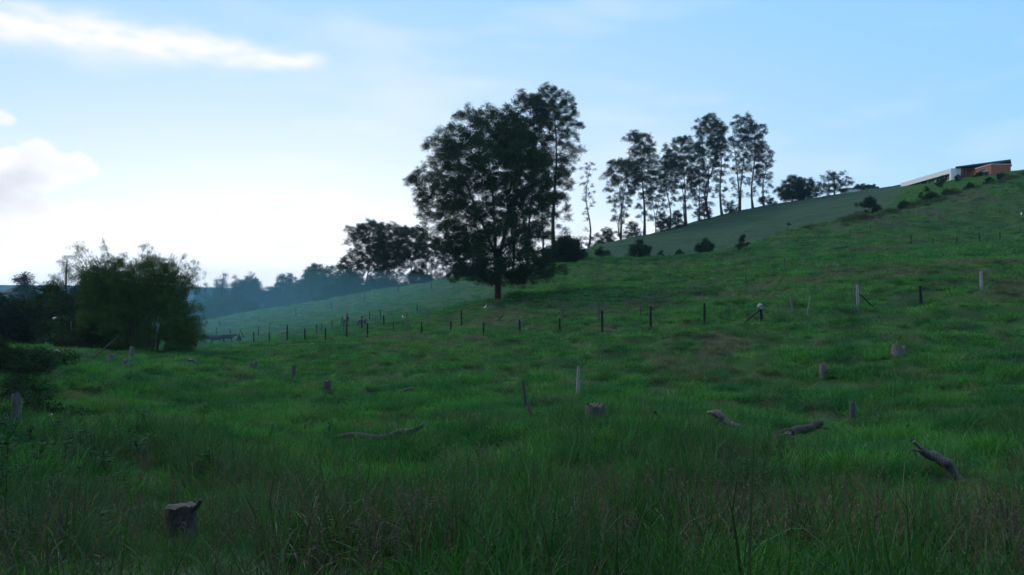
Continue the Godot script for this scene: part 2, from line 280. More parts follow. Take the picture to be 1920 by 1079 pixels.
func bamboo(at: Vector3) -> void:
	var root := base("bamboo_clump", at)
	tag(root, "great leafy bamboo clump with feathery arching tops", "bamboo")
	var r := RandomNumberGenerator.new()
	r.seed = 91
	var cane := mat(lin(0.06, 0.075, 0.03), 0.6)
	var buf := PackedFloat32Array()
	# rounded leafy masses, heaped up
	for k in 215:
		var a := r.randf() * TAU
		var y := 9.6 * pow(r.randf(), 1.0)
		var wide := 5.7 * sqrt(maxf(0.05, 1.0 - pow(absf(y - 3.6) / 6.4, 2.4)))
		var q := 0.5 + 0.5 * sqrt(r.randf())
		var c := Vector3(cos(a) * wide * q, y, sin(a) * wide * 0.75 * q)
		var cr := r.randf_range(0.7, 1.35)
		var tint := Color(0.032, 0.070, 0.016).lerp(Color(0.078, 0.130, 0.030), r.randf())
		for n in int(34 * cr):
			var v := Vector3(r.randfn(), r.randfn(), r.randfn()).normalized() * pow(r.randf(), 0.4)
			v.y = v.y * 0.6 + 0.6 * (0.5 - Vector2(v.x, v.z).length())
			put(buf, Basis.from_euler(Vector3(r.randfn() * 0.3, r.randf() * TAU, r.randfn() * 0.3)).scaled(Vector3.ONE * r.randf_range(0.3, 0.5)), c + v * cr, tint * r.randf_range(0.75, 1.3))
	for k in 60:
		var a := r.randf() * TAU
		var q := sqrt(r.randf())
		var foot := Vector3(cos(a) * q * 3.4, -0.2, sin(a) * q * 2.6)
		var l := r.randf_range(8.5, 11.6) * (1.0 - 0.12 * q)
		if k < 5: l = r.randf_range(11.6, 12.2)
		var out := Vector3(cos(a) * (0.05 + 0.15 * q), 1.0, sin(a) * (0.05 + 0.14 * q)).normalized()
		var pts := []
		var rs := []
		var p := foot
		var d := out
		for s in 10:
			pts.append(p)
			rs.append(0.055 * (1.0 - 0.085 * s))
			p += d * l / 9.0
			d = (d + Vector3(cos(a) * 0.03, -0.008 * s * (0.5 + q), sin(a) * 0.03)).normalized()
		begin()
		tube(pts, rs, 5, Color.WHITE, 0.0, false)
		part("culm", commit(cane), root)
		var tint := Color(0.034, 0.068, 0.016).lerp(Color(0.060, 0.098, 0.024), r.randf())
		for n in 44:
			var t := 4.2 + 4.7 * pow(r.randf(), 0.8)
			var i := int(t)
			var o: Vector3 = pts[i].lerp(pts[i + 1], t - i)
			o += Vector3(r.randfn(), r.randfn() * 0.6 - 0.2, r.randfn()) * 0.42
			put(buf, Basis.from_euler(Vector3(r.randfn() * 0.3, r.randf() * TAU, r.randfn() * 0.3)).scaled(Vector3.ONE * r.randf_range(0.3, 0.55)), o, tint * r.randf_range(0.7, 1.35))
	many("foliage", sprays["bamboo"][0], buf, root).set_meta("kind", "stuff")

const HEIGHTS := [
	[0.0, -5.2, -1.78], [-2.3, -5.2, -1.78], [2.5, -5.2, -1.78], [-5.3, -13.0, -3.78], [0.4, -13.5, -3.79], [7.1, -13.0, -3.69], [-9.3, -16.0, -3.60], [10.6, -18.0, -3.81],
	[0.0, -20.0, -4.23], [-7.9, -22.0, -4.66], [8.6, -25.5, -4.93], [2.9, -28.0, -4.36], [0.6, -31.0, -4.62], [3.1, -38.0, -4.83], [11.3, -31.0, -5.17], [13.6, -32.0, -5.08],
	[-4.6, -28.0, -5.23], [20.7, -43.0, -3.19], [16.2, -42.0, -4.31], [19.6, -34.0, -4.28], [29.9, -48.0, -2.55], [-16.3, -28.0, -4.54], [-18.5, -30.0, -4.93], [-10.6, -46.0, -5.42],
	[-14.7, -54.0, -5.44], [-19.3, -60.0, -5.49], [-5.8, -45.0, -5.42], [-2.1, -54.0, -4.65], [-26.4, -55.0, -5.03], [-33.3, -62.0, -5.34], [11.3, -50.0, -3.65], [33.9, -58.0, 0.31],
	[29.1, -57.0, -0.30], [24.5, -57.0, -0.98], [17.7, -57.0, -1.74], [13.6, -57.0, -1.97], [10.0, -58.0, -2.31], [6.8, -61.0, -2.71], [4.0, -68.0, -3.16], [-2.6, -74.0, -3.63],
	[-9.5, -84.0, -3.90], [-16.2, -90.0, -4.30], [-24.7, -96.0, -5.09], [-31.0, -102.0, -5.54], [-42.1, -122.0, -6.87], [-41.5, -92.0, -6.52], [-46.1, -82.0, -5.16], [-37.6, -66.0, -4.90],
	[-70.0, -110.0, -5.83], [-64.4, -120.0, -6.36], [-61.3, -140.0, -6.96], [-1.8, -105.0, -0.35], [-12.2, -115.0, -2.29], [-25.7, -125.0, -3.32], [-45.8, -150.0, -5.17], [-59.4, -160.0, -6.58],
	[-33.9, -165.0, -1.09], [-19.9, -150.0, 0.00], [-76.3, -195.0, -5.95], [-63.4, -195.0, -3.36], [-45.4, -190.0, -0.76], [-31.4, -182.0, 1.69], [-13.7, -172.0, 3.88], [0.0, -166.0, 5.18],
	[3.5, -130.0, 1.73], [11.3, -170.0, 6.88], [8.1, -152.0, 7.06], [20.0, -84.0, -0.56], [24.5, -84.0, 1.11], [29.2, -86.0, 2.63], [39.1, -92.0, 3.66], [45.1, -86.0, 3.43],
	[52.4, -84.0, 3.90], [20.8, -108.0, 1.07], [13.6, -108.0, 1.07], [51.9, -128.0, 8.16], [65.7, -132.0, 8.77], [75.7, -130.0, 8.89], [87.4, -138.0, 11.27], [36.5, -125.0, 5.81],
	[41.8, -150.0, 8.96], [52.5, -152.0, 12.32], [68.0, -160.0, 15.73], [87.2, -166.0, 20.52], [107.2, -168.0, 24.91], [37.7, -172.0, 7.76], [25.1, -172.0, 7.54], [48.0, -172.0, 9.82],
	[60.8, -176.0, 13.33], [75.7, -178.0, 16.79], [103.5, -197.0, 26.58], [131.5, -206.0, 32.60], [112.9, -205.0, 30.39], [117.3, -196.0, 30.36], [113.1, -229.0, 32.27], [15.7, -215.0, 11.85],
	[25.5, -226.0, 15.16], [47.0, -236.0, 20.22], [67.0, -240.0, 25.83], [84.3, -244.0, 29.35], [106.4, -250.0, 33.07], [122.3, -252.0, 35.18], [134.0, -252.0, 36.52], [143.6, -225.0, 35.60],
	[0.0, 4.0, -1.75], [-12.0, 2.0, -1.60], [12.0, 2.0, -1.70], [-20.0, 8.0, -1.50], [20.0, 8.0, -1.50], [0.0, 25.0, -1.50], [60.0, 20.0, 1.00], [-60.0, 20.0, -1.00],
	[-20.0, -6.0, -2.30], [20.0, -6.0, -2.30], [-45.0, -25.0, -3.60], [-30.0, -45.5, -2.90], [-36.0, -44.0, -2.20], [-25.5, -42.0, -4.30], [-24.0, -36.0, -4.70], [-33.0, -52.0, -4.20],
	[50.0, -20.0, -1.50], [70.0, -45.0, 5.00], [110.0, -80.0, 17.00], [150.0, -130.0, 28.00], [170.0, -200.0, 34.00], [-90.0, -60.0, -4.80], [-130.0, -120.0, -6.00], [-160.0, -200.0, -10.00],
	[-100.0, -300.0, -14.00], [-40.0, -280.0, -10.00], [-170.0, -320.0, -16.00], [-60.0, -235.0, -7.00], [-100.0, -240.0, -10.00], [0.0, -230.0, 3.00], [0.0, -300.0, -8.00], [60.0, -310.0, 8.00],
	[140.0, -330.0, 12.00], [230.0, -300.0, 20.00], [240.0, -180.0, 34.00], [-250.0, -200.0, -14.00], [-250.0, -330.0, -18.00], [-200.0, -50.0, -6.00], [-200.0, 20.0, -3.00], [200.0, 20.0, 14.00],
	[28.0, -262.0, 14.00], [60.0, -275.0, 22.00], [100.0, -285.0, 28.00], [135.0, -280.0, 30.00], [-20.0, -205.0, 0.00], [-45.0, -212.0, -3.00],
]
const POSTS := [  # x, z, height, lean of the top, radius, tone, fence line
	[-49.11, -126.50, 1.18, 0.00, 0.070, "pale", "A"],
	[-37.85, -111.50, 1.26, 0.00, 0.075, "dark", "A"],
	[-33.85, -105.50, 1.19, -0.07, 0.075, "dark", "A"],
	[-30.77, -102.00, 1.15, -0.07, 0.075, "dark", "A"],
	[-27.98, -100.00, 1.92, 0.00, 0.075, "dark", "A"],
	[-25.02, -97.00, 1.16, 0.00, 0.075, "dark", "A"],
	[-21.93, -94.50, 1.35, 0.00, 0.075, "dark", "A"],
	[-18.91, -92.00, 1.47, 0.00, 0.075, "dark", "A"],
	[-16.41, -91.00, 1.36, 0.00, 0.075, "dark", "A"],
	[-13.35, -90.50, 1.00, 0.00, 0.075, "grey", "A"],
	[-9.64, -85.50, 1.19, 0.00, 0.075, "dark", "A"],
	[-6.37, -83.50, 1.00, 0.00, 0.075, "dark", "A"],
	[-2.62, -74.50, 1.33, 0.00, 0.075, "dark", "A"],
	[0.70, -75.00, 1.00, 0.00, 0.075, "dark", "A"],
	[4.01, -67.50, 1.34, 0.00, 0.075, "dark", "A"],
	[6.80, -60.50, 1.36, -0.04, 0.075, "dark", "A"],
	[10.02, -58.00, 1.37, 0.00, 0.075, "dark", "A"],
	[13.71, -57.25, 1.37, 0.00, 0.075, "dark", "A"],
	[17.71, -57.00, 1.27, -0.08, 0.095, "brace", "A"],
	[24.55, -57.00, 1.36, -0.04, 0.095, "pbrace", "A"],
	[29.04, -57.00, 1.27, -0.08, 0.095, "dark", "A"],
	[34.07, -58.25, 1.34, -0.04, 0.095, "white", "A"],
	[-40.74, -129.00, 1.37, 0.00, 0.075, "dark", "B"],
	[-38.17, -126.50, 1.76, 0.00, 0.070, "pale", "B"],
	[-26.77, -110.00, 1.17, 0.00, 0.075, "dark", "B"],
	[-25.94, -109.50, 1.24, 0.00, 0.075, "gbrace", "B"],
	[-24.88, -111.00, 1.25, 0.00, 0.075, "gbrace", "B"],
	[-24.48, -115.00, 1.45, 0.19, 0.075, "grey", "B"],
	[-21.72, -104.00, 1.31, -0.14, 0.075, "grey", "B"],
	[-19.17, -102.50, 1.56, 0.00, 0.075, "dark", "B"],
	[-20.99, -118.50, 1.02, 0.00, 0.075, "dark", "B"],
	[-19.41, -118.50, 1.00, 0.00, 0.075, "dark", "B"],
	[-15.90, -99.50, 1.22, 0.00, 0.075, "dark", "B"],
	[-12.37, -94.50, 1.47, 0.00, 0.070, "pale", "B"],
	[-9.69, -92.50, 1.41, -0.06, 0.070, "pale", "B"],
	[-5.62, -89.00, 1.48, 0.00, 0.075, "dark", "B"],
	[5.00, -81.00, 1.34, 0.16, 0.075, "grey", "B"],
	[8.02, -74.00, 1.50, 0.00, 0.075, "grey", "B"],
	[11.14, -69.00, 1.19, -0.09, 0.075, "grey", "B"],
	[13.62, -76.50, 1.14, -0.05, 0.075, "gbrace2", "B"],
	[20.19, -85.00, 1.30, 0.00, 0.075, "grey", "B"],
	[24.62, -84.50, 1.17, 0.00, 0.075, "grey", "B"],
	[35.55, -104.50, 1.57, -0.07, 0.075, "grey", "B"],
	[21.15, -60.50, 1.08, -0.12, 0.070, "pale", "B"],
	[21.07, -57.50, 1.18, 0.27, 0.025, "stick", "B"],
	[-52.98, -138.00, 1.28, 0.00, 0.075, "dark", "C"],
	[-50.08, -136.00, 1.26, 0.00, 0.075, "dark", "C"],
	[-46.12, -132.50, 1.32, -0.44, 0.075, "dark", "C"],
	[-43.19, -130.00, 1.25, -0.78, 0.075, "dark", "C"],
	[-43.33, -103.00, 1.00, 0.00, 0.075, "grey", "C"],
	[-61.38, -168.50, 1.12, 0.00, 0.075, "dark", "R"],
	[-51.81, -164.00, 1.00, 0.00, 0.075, "dark", "R"],
	[-43.63, -162.00, 1.18, 0.00, 0.075, "dark", "R"],
	[-38.37, -147.00, 1.76, 0.00, 0.070, "pale", "R"],
	[-36.79, -163.50, 1.00, 0.00, 0.075, "dark", "R"],
	[-30.32, -165.00, 1.23, 0.00, 0.075, "dark", "R"],
	[-23.25, -164.50, 1.22, 0.00, 0.075, "dark", "R"],
	[-15.63, -156.00, 1.00, 0.00, 0.075, "dark", "R"],
	[-14.23, -120.50, 1.00, 0.00, 0.075, "dark", "R"],
	[52.06, -128.00, 1.27, 0.00, 0.070, "pale", "U"],
	[58.49, -136.00, 1.49, 0.00, 0.070, "pale", "U"],
	[63.55, -136.50, 1.09, 0.00, 0.075, "grey", "U"],
	[66.16, -133.00, 1.28, 0.00, 0.075, "dark", "U"],
	[69.25, -132.00, 1.00, 0.00, 0.075, "dark", "U"],
	[71.81, -129.50, 1.00, 0.00, 0.075, "dark", "U"],
	[76.34, -131.00, 1.04, 0.00, 0.075, "dark", "U"],
	[80.89, -133.00, 1.06, 0.00, 0.075, "dark", "U"],
	[87.74, -138.50, 1.00, 0.00, 0.075, "grey", "U"],
	[65.22, -146.00, 1.00, 0.00, 0.075, "grey", "U"],
	[69.49, -146.50, 1.00, 0.00, 0.075, "grey", "U"],
	[15.18, -180.00, 1.45, 0.0, 0.08, "pale", "S"],
	[16.61, -180.00, 1.45, 0.0, 0.08, "pale", "S"],
	[19.56, -180.00, 1.45, 0.0, 0.08, "pale", "S"],
	[22.71, -180.00, 1.45, 0.0, 0.08, "pale", "S"],
	[23.60, -180.00, 1.45, 0.0, 0.08, "pale", "S"],
	[25.99, -180.00, 1.45, 0.0, 0.08, "pale", "S"],
	[27.85, -180.00, 1.45, 0.0, 0.08, "pale", "S"],
	[29.40, -180.00, 1.45, 0.0, 0.08, "pale", "S"],
	[30.92, -180.00, 1.45, 0.0, 0.08, "pale", "S"],
	[32.86, -180.00, 1.45, 0.0, 0.08, "pale", "S"],
	[36.45, -180.00, 1.45, 0.0, 0.08, "pale", "S"],
	[43.50, -180.00, 1.45, 0.0, 0.08, "pale", "S"],
	[45.17, -180.00, 1.45, 0.0, 0.08, "pale", "S"],
	[47.09, -180.00, 1.45, 0.0, 0.08, "pale", "S"],
]
# ---------------------------------------------------------------- mesh collecting
var V := PackedVector3Array()
var N := PackedVector3Array()
var C := PackedColorArray()
var I := PackedInt32Array()

func begin() -> void:
	V = PackedVector3Array(); N = PackedVector3Array(); C = PackedColorArray(); I = PackedInt32Array()

func commit(m: Material) -> ArrayMesh:
	var a := []
	a.resize(Mesh.ARRAY_MAX)
	a[Mesh.ARRAY_VERTEX] = V; a[Mesh.ARRAY_NORMAL] = N; a[Mesh.ARRAY_COLOR] = C; a[Mesh.ARRAY_INDEX] = I
	var am := ArrayMesh.new()
	am.add_surface_from_arrays(Mesh.PRIMITIVE_TRIANGLES, a)
	am.surface_set_material(0, m)
	return am

func tri(a: Vector3, b: Vector3, c: Vector3, col: Color) -> void:
	var n := (c - a).cross(b - a).normalized()
	var k := V.size()
	for p in [a, b, c]:
		V.append(p); N.append(n); C.append(col)
	I.append(k); I.append(k + 1); I.append(k + 2)

func quad(a: Vector3, b: Vector3, c: Vector3, d: Vector3, col: Color) -> void:
	var n := (c - a).cross(b - a).normalized()
	var k := V.size()
	for p in [a, b, c, d]:
		V.append(p); N.append(n); C.append(col)
	for j in [0, 1, 2, 0, 2, 3]:
		I.append(k + j)

func box(lo: Vector3, hi: Vector3, col := Color.WHITE) -> void:
	var p := []
	for i in 8:
		p.append(Vector3(hi.x if i & 1 else lo.x, hi.y if i & 2 else lo.y, hi.z if i & 4 else lo.z))
	quad(p[0], p[2], p[3], p[1], col); quad(p[5], p[7], p[6], p[4], col)
	quad(p[4], p[6], p[2], p[0], col); quad(p[1], p[3], p[7], p[5], col)
	quad(p[2], p[6], p[7], p[3], col); quad(p[0], p[1], p[5], p[4], col)

func prism(plan: Array, y0: Array, y1: Array, col := Color.WHITE) -> void:
	var n := plan.size()
	for i in n:
		var j := (i + 1) % n
		quad(Vector3(plan[i].x, y0[i], plan[i].y), Vector3(plan[i].x, y1[i], plan[i].y), Vector3(plan[j].x, y1[j], plan[j].y), Vector3(plan[j].x, y0[j], plan[j].y), col)
	for i in range(1, n - 1):
		tri(Vector3(plan[0].x, y1[0], plan[0].y), Vector3(plan[i].x, y1[i], plan[i].y), Vector3(plan[i + 1].x, y1[i + 1], plan[i + 1].y), col)
		tri(Vector3(plan[0].x, y0[0], plan[0].y), Vector3(plan[i + 1].x, y0[i + 1], plan[i + 1].y), Vector3(plan[i].x, y0[i], plan[i].y), col)

# a tapered limb through points; rough makes its cross-section uneven
func tube(pts: Array, radii: Array, sides: int, col: Color, rough := 0.0, closed := true, sd := 1) -> void:
	var n := pts.size()
	var k0 := V.size()
	var side := Vector3.RIGHT
	for i in n:
		var t: Vector3 = (pts[min(i + 1, n - 1)] - pts[max(i - 1, 0)]).normalized()
		if absf(t.dot(side)) > 0.9:
			side = Vector3.FORWARD if absf(t.z) < 0.9 else Vector3.UP
		var a := (side - t * t.dot(side)).normalized()
		var b := t.cross(a)
		side = a
		for s in sides:
			var w := TAU * s / sides
			var o := a * cos(w) + b * sin(w)
			var r: float = radii[i]
			if rough > 0.0:
				r *= 1.0 + rough * bump.get_noise_3d(s * 31.7 + sd * 13.1, i * 0.16, sd * 7.7) * 2.0
			V.append(pts[i] + o * r); N.append(o); C.append(col)
	for i in n - 1:
		for s in sides:
			var s2 := (s + 1) % sides
			var p := k0 + i * sides
			for j in [p + s, p + sides + s, p + sides + s2, p + s, p + sides + s2, p + s2]:
				I.append(j)
	if closed:
		for e in [0, n - 1]:
			var c0 := Vector3.ZERO
			for s in sides:
				c0 += V[k0 + e * sides + s] / sides
			for s in sides:
				var a: Vector3 = V[k0 + e * sides + s]
				var b: Vector3 = V[k0 + e * sides + (s + 1) % sides]
				if e == 0:
					tri(c0, a, b, col)
				else:
					tri(c0, b, a, col)

# ---------------------------------------------------------------- naming and tagging
var taken := {}

func numbered(called: String) -> String:
	taken[called] = taken.get(called, -1) + 1
	return called if taken[called] == 0 else "%s_%03d" % [called, taken[called]]

func tag(o: Node3D, label: String, category: String, group := "", kind := "") -> Node3D:
	if label: o.set_meta("label", label)
	if category: o.set_meta("category", category)
	if group: o.set_meta("group", group)
	if kind: o.set_meta("kind", kind)
	return o

func base(called: String, at: Vector3, turn := 0.0) -> Node3D:
	var o := Node3D.new()
	o.name = numbered(called)
	add_child(o)
	o.position = at
	o.rotation.y = turn
	return o

func part(called: String, m: Mesh, parent: Node3D = null) -> MeshInstance3D:
	var o := MeshInstance3D.new()
	o.mesh = m
	if parent:
		o.name = called
		parent.add_child(o, true)
	else:
		o.name = numbered(called)
		add_child(o)
	return o

func many(called: String, m: Mesh, buf: PackedFloat32Array, parent: Node3D) -> MultiMeshInstance3D:
	var mm := MultiMesh.new()
	mm.transform_format = MultiMesh.TRANSFORM_3D
	mm.use_colors = true
	mm.mesh = m
	mm.instance_count = buf.size() / 16
	mm.buffer = buf
	var o := MultiMeshInstance3D.new()
	o.multimesh = mm
	o.name = called
	parent.add_child(o, true)
	return o

func put(buf: PackedFloat32Array, b: Basis, o: Vector3, c: Color) -> void:
	buf.append_array(PackedFloat32Array([b.x.x, b.y.x, b.z.x, o.x, b.x.y, b.y.y, b.z.y, o.y, b.x.z, b.y.z, b.z.z, o.z, c.r, c.g, c.b, 1.0]))

# ---------------------------------------------------------------- materials
func lin(r: float, g: float, b: float) -> Color:
	return Color(r, g, b).linear_to_srgb()

func mat(c: Color, rough := 0.9, tinted := false, tex: Texture2D = null, size := 1.0, spec := 0.3) -> StandardMaterial3D:
	var m := StandardMaterial3D.new()
	m.albedo_color = c
	m.roughness = rough
	m.metallic_specular = spec
	m.vertex_color_use_as_albedo = tinted
	m.cull_mode = BaseMaterial3D.CULL_DISABLED
	if tex:
		m.albedo_texture = tex
		m.uv1_triplanar = true
		m.uv1_scale = Vector3.ONE * size
	return m

func noise(sd: int, freq: float, octaves := 3) -> FastNoiseLite:
	var f := FastNoiseLite.new()
	f.noise_type = FastNoiseLite.TYPE_SIMPLEX_SMOOTH
	f.seed = sd
	f.frequency = freq
	f.fractal_octaves = octaves
	return f

# a grey texture of grain: stretch > 1 draws it out upwards like wood
func grain(sd: int, size: int, fx: float, fy: float, lo: float, hi: float, warm := 0.0) -> ImageTexture:
	var f := noise(sd, 1.0, 4)
	var im := Image.create(size, size, false, Image.FORMAT_RGB8)
	for y in size:
		for x in size:
			var u := TAU * x / size
			var w := TAU * y / size
			var n: float = f.get_noise_3d(cos(u) * fx, sin(u) * fx + cos(w) * fy, sin(w) * fy)
			var t := clampf(0.5 + n * 0.9, 0.0, 1.0)
			var g := lerpf(lo, hi, t)
			im.set_pixel(x, y, Color(g, g * (1.0 - warm * (1.0 - t)), g * (1.0 - 2.0 * warm * (1.0 - t))))
	return ImageTexture.create_from_image(im)
# ---------------------------------------------------------------- land
const X0 := -300.0
const Z0 := -360.0
const STEP := 3.0
const NX := 201
const NZ := 136
var hg := PackedFloat32Array()
var bump: FastNoiseLite
var broad: FastNoiseLite
var patchy: FastNoiseLite
var tussock: FastNoiseLite
# the mown dry field on the far hill, and the lawn round the house (x, z)
var dry_field := PackedVector2Array([Vector2(20, -176), Vector2(25.5, -225), Vector2(32, -290), Vector2(140, -300), Vector2(124, -244), Vector2(104, -215), Vector2(84, -178), Vector2(66, -166), Vector2(52, -159), Vector2(36, -166)])
var lawn := PackedVector2Array([Vector2(84, -177), Vector2(104, -215), Vector2(124, -244), Vector2(140, -300), Vector2(260, -300), Vector2(260, -176), Vector2(105, -173)])
# trodden and nibbled short round the dead wood (x, z, radius)
var grazed := [Vector3(-26.3, -54.6, 1.0), Vector3(-14.4, -53.0, 0.9), Vector3(-19.0, -59.2, 1.0), Vector3(-3.6, -8.7, 0.8), Vector3(-3.3, -8.0, 0.8), Vector3(-3.0, -7.3, 0.8), Vector3(-2.7, -6.5, 0.8), Vector3(-2.4, -5.7, 0.8), Vector3(-2.0, -4.8, 0.7), Vector3(2.9, -27.9, 0.9), Vector3(8.5, -24.8, 0.9), Vector3(8.3, -24.0, 0.8), Vector3(-5.6, -27.2, 1.0), Vector3(-4.4, -26.9, 1.1), Vector3(-3.3, -26.6, 0.9), Vector3(9.8, -28.8, 1.1), Vector3(11.2, -29.2, 1.1), Vector3(8.1, -29.7, 1.0), Vector3(9.1, -16.2, 0.9), Vector3(8.7, -15.5, 0.7), Vector3(-16.8, -26.8, 1.0), Vector3(-1.7, -29.3, 0.8), Vector3(0.8, -30.2, 0.9), Vector3(0.6, -33.6, 0.8), Vector3(3.1, -37.5, 0.9), Vector3(13.4, -31.4, 0.8), Vector3(20.6, -42.5, 1.0), Vector3(16.1, -41.4, 0.8), Vector3(-10.4, -45.3, 1.0), Vector3(-5.8, -44.4, 0.9), Vector3(-18.0, -30.6, 0.9)]
var brown_spots := [Vector3(0, -92, 9), Vector3(12, -88, 8), Vector3(34, -75, 10), Vector3(44, -79, 9), Vector3(24, -80, 7), Vector3(10, -48, 3.4), Vector3(13.5, -51, 2.6), Vector3(4.7, -44.5, 1.6), Vector3(-5, -70, 4), Vector3(-9, -72, 3), Vector3(-8.7, -50.5, 2), Vector3(20, -96, 7), Vector3(28, -100, 6), Vector3(56, -120, 8), Vector3(36, -58, 3), Vector3(27, -38, 2.5), Vector3(-2, -60, 2), Vector3(6, -62, 2.5), Vector3(-12, -84, 4), Vector3(60, -150, 6), Vector3(70, -154, 7), Vector3(80, -158, 8), Vector3(92, -162, 8)]

func phi(r2: float) -> float:
	return 0.0 if r2 < 1e-12 else 0.5 * r2 * log(r2)

# a thin plate laid through the surveyed heights
func lay_land() -> void:
	bump = noise(11, 0.9, 2)
	broad = noise(12, 0.035, 2)
	patchy = noise(13, 0.16, 3)
	tussock = noise(14, 0.42, 2)
	var n := HEIGHTS.size()
	var m := []
	for i in n + 3:
		var r := PackedFloat64Array()
		r.resize(n + 4)
		m.append(r)
	for i in n:
		var xi: float = HEIGHTS[i][0] / 100.0
		var zi: float = HEIGHTS[i][1] / 100.0
		for j in n:
			var dx: float = HEIGHTS[j][0] / 100.0 - xi
			var dz: float = HEIGHTS[j][1] / 100.0 - zi
			m[i][j] = phi(dx * dx + dz * dz)
		m[i][i] += 2e-4
		m[i][n] = 1.0; m[i][n + 1] = xi; m[i][n + 2] = zi
		m[n][i] = 1.0; m[n + 1][i] = xi; m[n + 2][i] = zi
		m[i][n + 3] = HEIGHTS[i][2]
	var size := n + 3
	for c in size:
		var best := c
		for r in range(c + 1, size):
			if absf(m[r][c]) > absf(m[best][c]): best = r
		var swap: PackedFloat64Array = m[c]
		m[c] = m[best]; m[best] = swap
		var pivot: PackedFloat64Array = m[c]
		for r in range(c + 1, size):
			var row: PackedFloat64Array = m[r]
			var f := row[c] / pivot[c]
			if f != 0.0:
				for k in range(c, size + 1):
					row[k] -= f * pivot[k]
				m[r] = row
	var w := PackedFloat64Array()
	w.resize(size)
	for c in range(size - 1, -1, -1):
		var s: float = m[c][size]
		for k in range(c + 1, size):
			s -= m[c][k] * w[k]
		w[c] = s / m[c][c]
	hg.resize(NX * NZ)
	var px := PackedFloat64Array()
	var pz := PackedFloat64Array()
	for i in n:
		px.append(HEIGHTS[i][0] / 100.0); pz.append(HEIGHTS[i][1] / 100.0)
	for iz in NZ:
		var z := (Z0 + iz * STEP) / 100.0
		for ix in NX:
			var x := (X0 + ix * STEP) / 100.0
			var s := w[n] + w[n + 1] * x + w[n + 2] * z
			for i in n:
				var dx := px[i] - x
				var dz := pz[i] - z
				var r2 := dx * dx + dz * dz
				if r2 > 1e-12: s += w[i] * 0.5 * r2 * log(r2)
			hg[iz * NX + ix] = s

func base_h(x: float, z: float) -> float:
	var cx := clampf(x, X0 + STEP, X0 + STEP * (NX - 3))
	var cz := clampf(z, Z0 + STEP, Z0 + STEP * (NZ - 3))
	var fx := (cx - X0) / STEP
	var fz := (cz - Z0) / STEP
	var i := int(fx)
	var j := int(fz)
	fx -= i; fz -= j
	var h := 0.0
	for b in 4:
		var k := (j + b - 1) * NX + i
		var p0 := hg[k - 1]
		var p1 := hg[k]
		var p2 := hg[k + 1]
		var p3 := hg[k + 2]
		var v := p1 + 0.5 * fx * (p2 - p0 + fx * (2.0 * p0 - 5.0 * p1 + 4.0 * p2 - p3 + fx * (3.0 * (p1 - p2) + p3 - p0)))
		var wz := 0.0
		match b:
			0: wz = 0.5 * fz * (-1.0 + fz * (2.0 - fz))
			1: wz = 0.5 * (2.0 + fz * fz * (-5.0 + 3.0 * fz))
			2: wz = 0.5 * fz * (1.0 + fz * (4.0 - 3.0 * fz))
			3: wz = 0.5 * fz * fz * (-1.0 + fz)
		h += v * wz
	var away := Vector2(x - cx, z - cz).length()
	return h if away == 0.0 else lerpf(h, -24.0, smoothstep(0.0, 420.0, away))

# 0 pasture, 1 dry field, 2 lawn
func zone(x: float, z: float) -> int:
	if z > -155.0 or x < 15.0: return 0
	var q := Vector2(x + bump.get_noise_2d(x * 0.3, z * 0.3) * 1.5, z + bump.get_noise_2d(z * 0.3, x * 0.3 + 50.0) * 1.5)
	if Geometry2D.is_point_in_polygon(q, dry_field): return 1
	return 2 if Geometry2D.is_point_in_polygon(q, lawn) else 0

func relief(x: float, z: float, h: float, zn: int) -> float:
	var n := patchy.get_noise_2d(x, z)
	if zn == 2: return 0.05 * n
	if zn == 1: return 0.25 * n + 0.10 * sin(h * 4.2 + 6.0 * n)
	var near := clampf(-z / 25.0, 0.3, 1.0)
	var slope := clampf((-z - 34.0) / 20.0, 0.0, 1.0)
	var cropped := 1.0 - 0.65 * smoothstep(2.0, -12.0, x) * smoothstep(-66.0, -84.0, z)      # the cattle's side is bitten short and even
	var ledge := sin(h * 6.5 + 5.0 * broad.get_noise_2d(x * 1.5, z * 1.5) + 2.4 * n)
	return near * (0.30 * n + lerpf(0.20, 0.42, slope) * cropped * (1.0 - 0.6 * smoothstep(0.0, 8.0, x) * exp(-pow((z + 55.0) / 6.0, 2.0))) * (mound(x, z) - 0.55)) + slope * cropped * (0.28 * (smoothstep(-0.35, 0.35, ledge) - 0.5) + 0.22 * (smoothstep(-0.1, 0.3, bump.get_noise_2d(x * 0.6, z * 1.1)) - 0.35))

# steep-sided tussock heaps, drawn out along the slope
func mound(x: float, z: float) -> float:
	return smoothstep(-0.12, 0.2, tussock.get_noise_2d(x * 0.6, z * 1.15))

func ground(x: float, z: float) -> float:
	var h := base_h(x, z)
	return h + relief(x, z, h, zone(x, z))

func spot(x: float, z: float, up := 0.0) -> Vector3:
	return Vector3(x, ground(x, z) + up, z)

func brownness(x: float, z: float) -> float:
	var b := 0.0
	for s in brown_spots:
		var dx: float = x - s.x
		var dz: float = z - s.y
		var r: float = s.z
		b = maxf(b, 1.0 - (dx * dx + dz * dz * 0.6) / (r * r))
	return clampf(b * 0.9 + patchy.get_noise_2d(x * 1.7 + 90.0, z * 1.7) * 1.3 - 0.12, 0.0, 1.0)

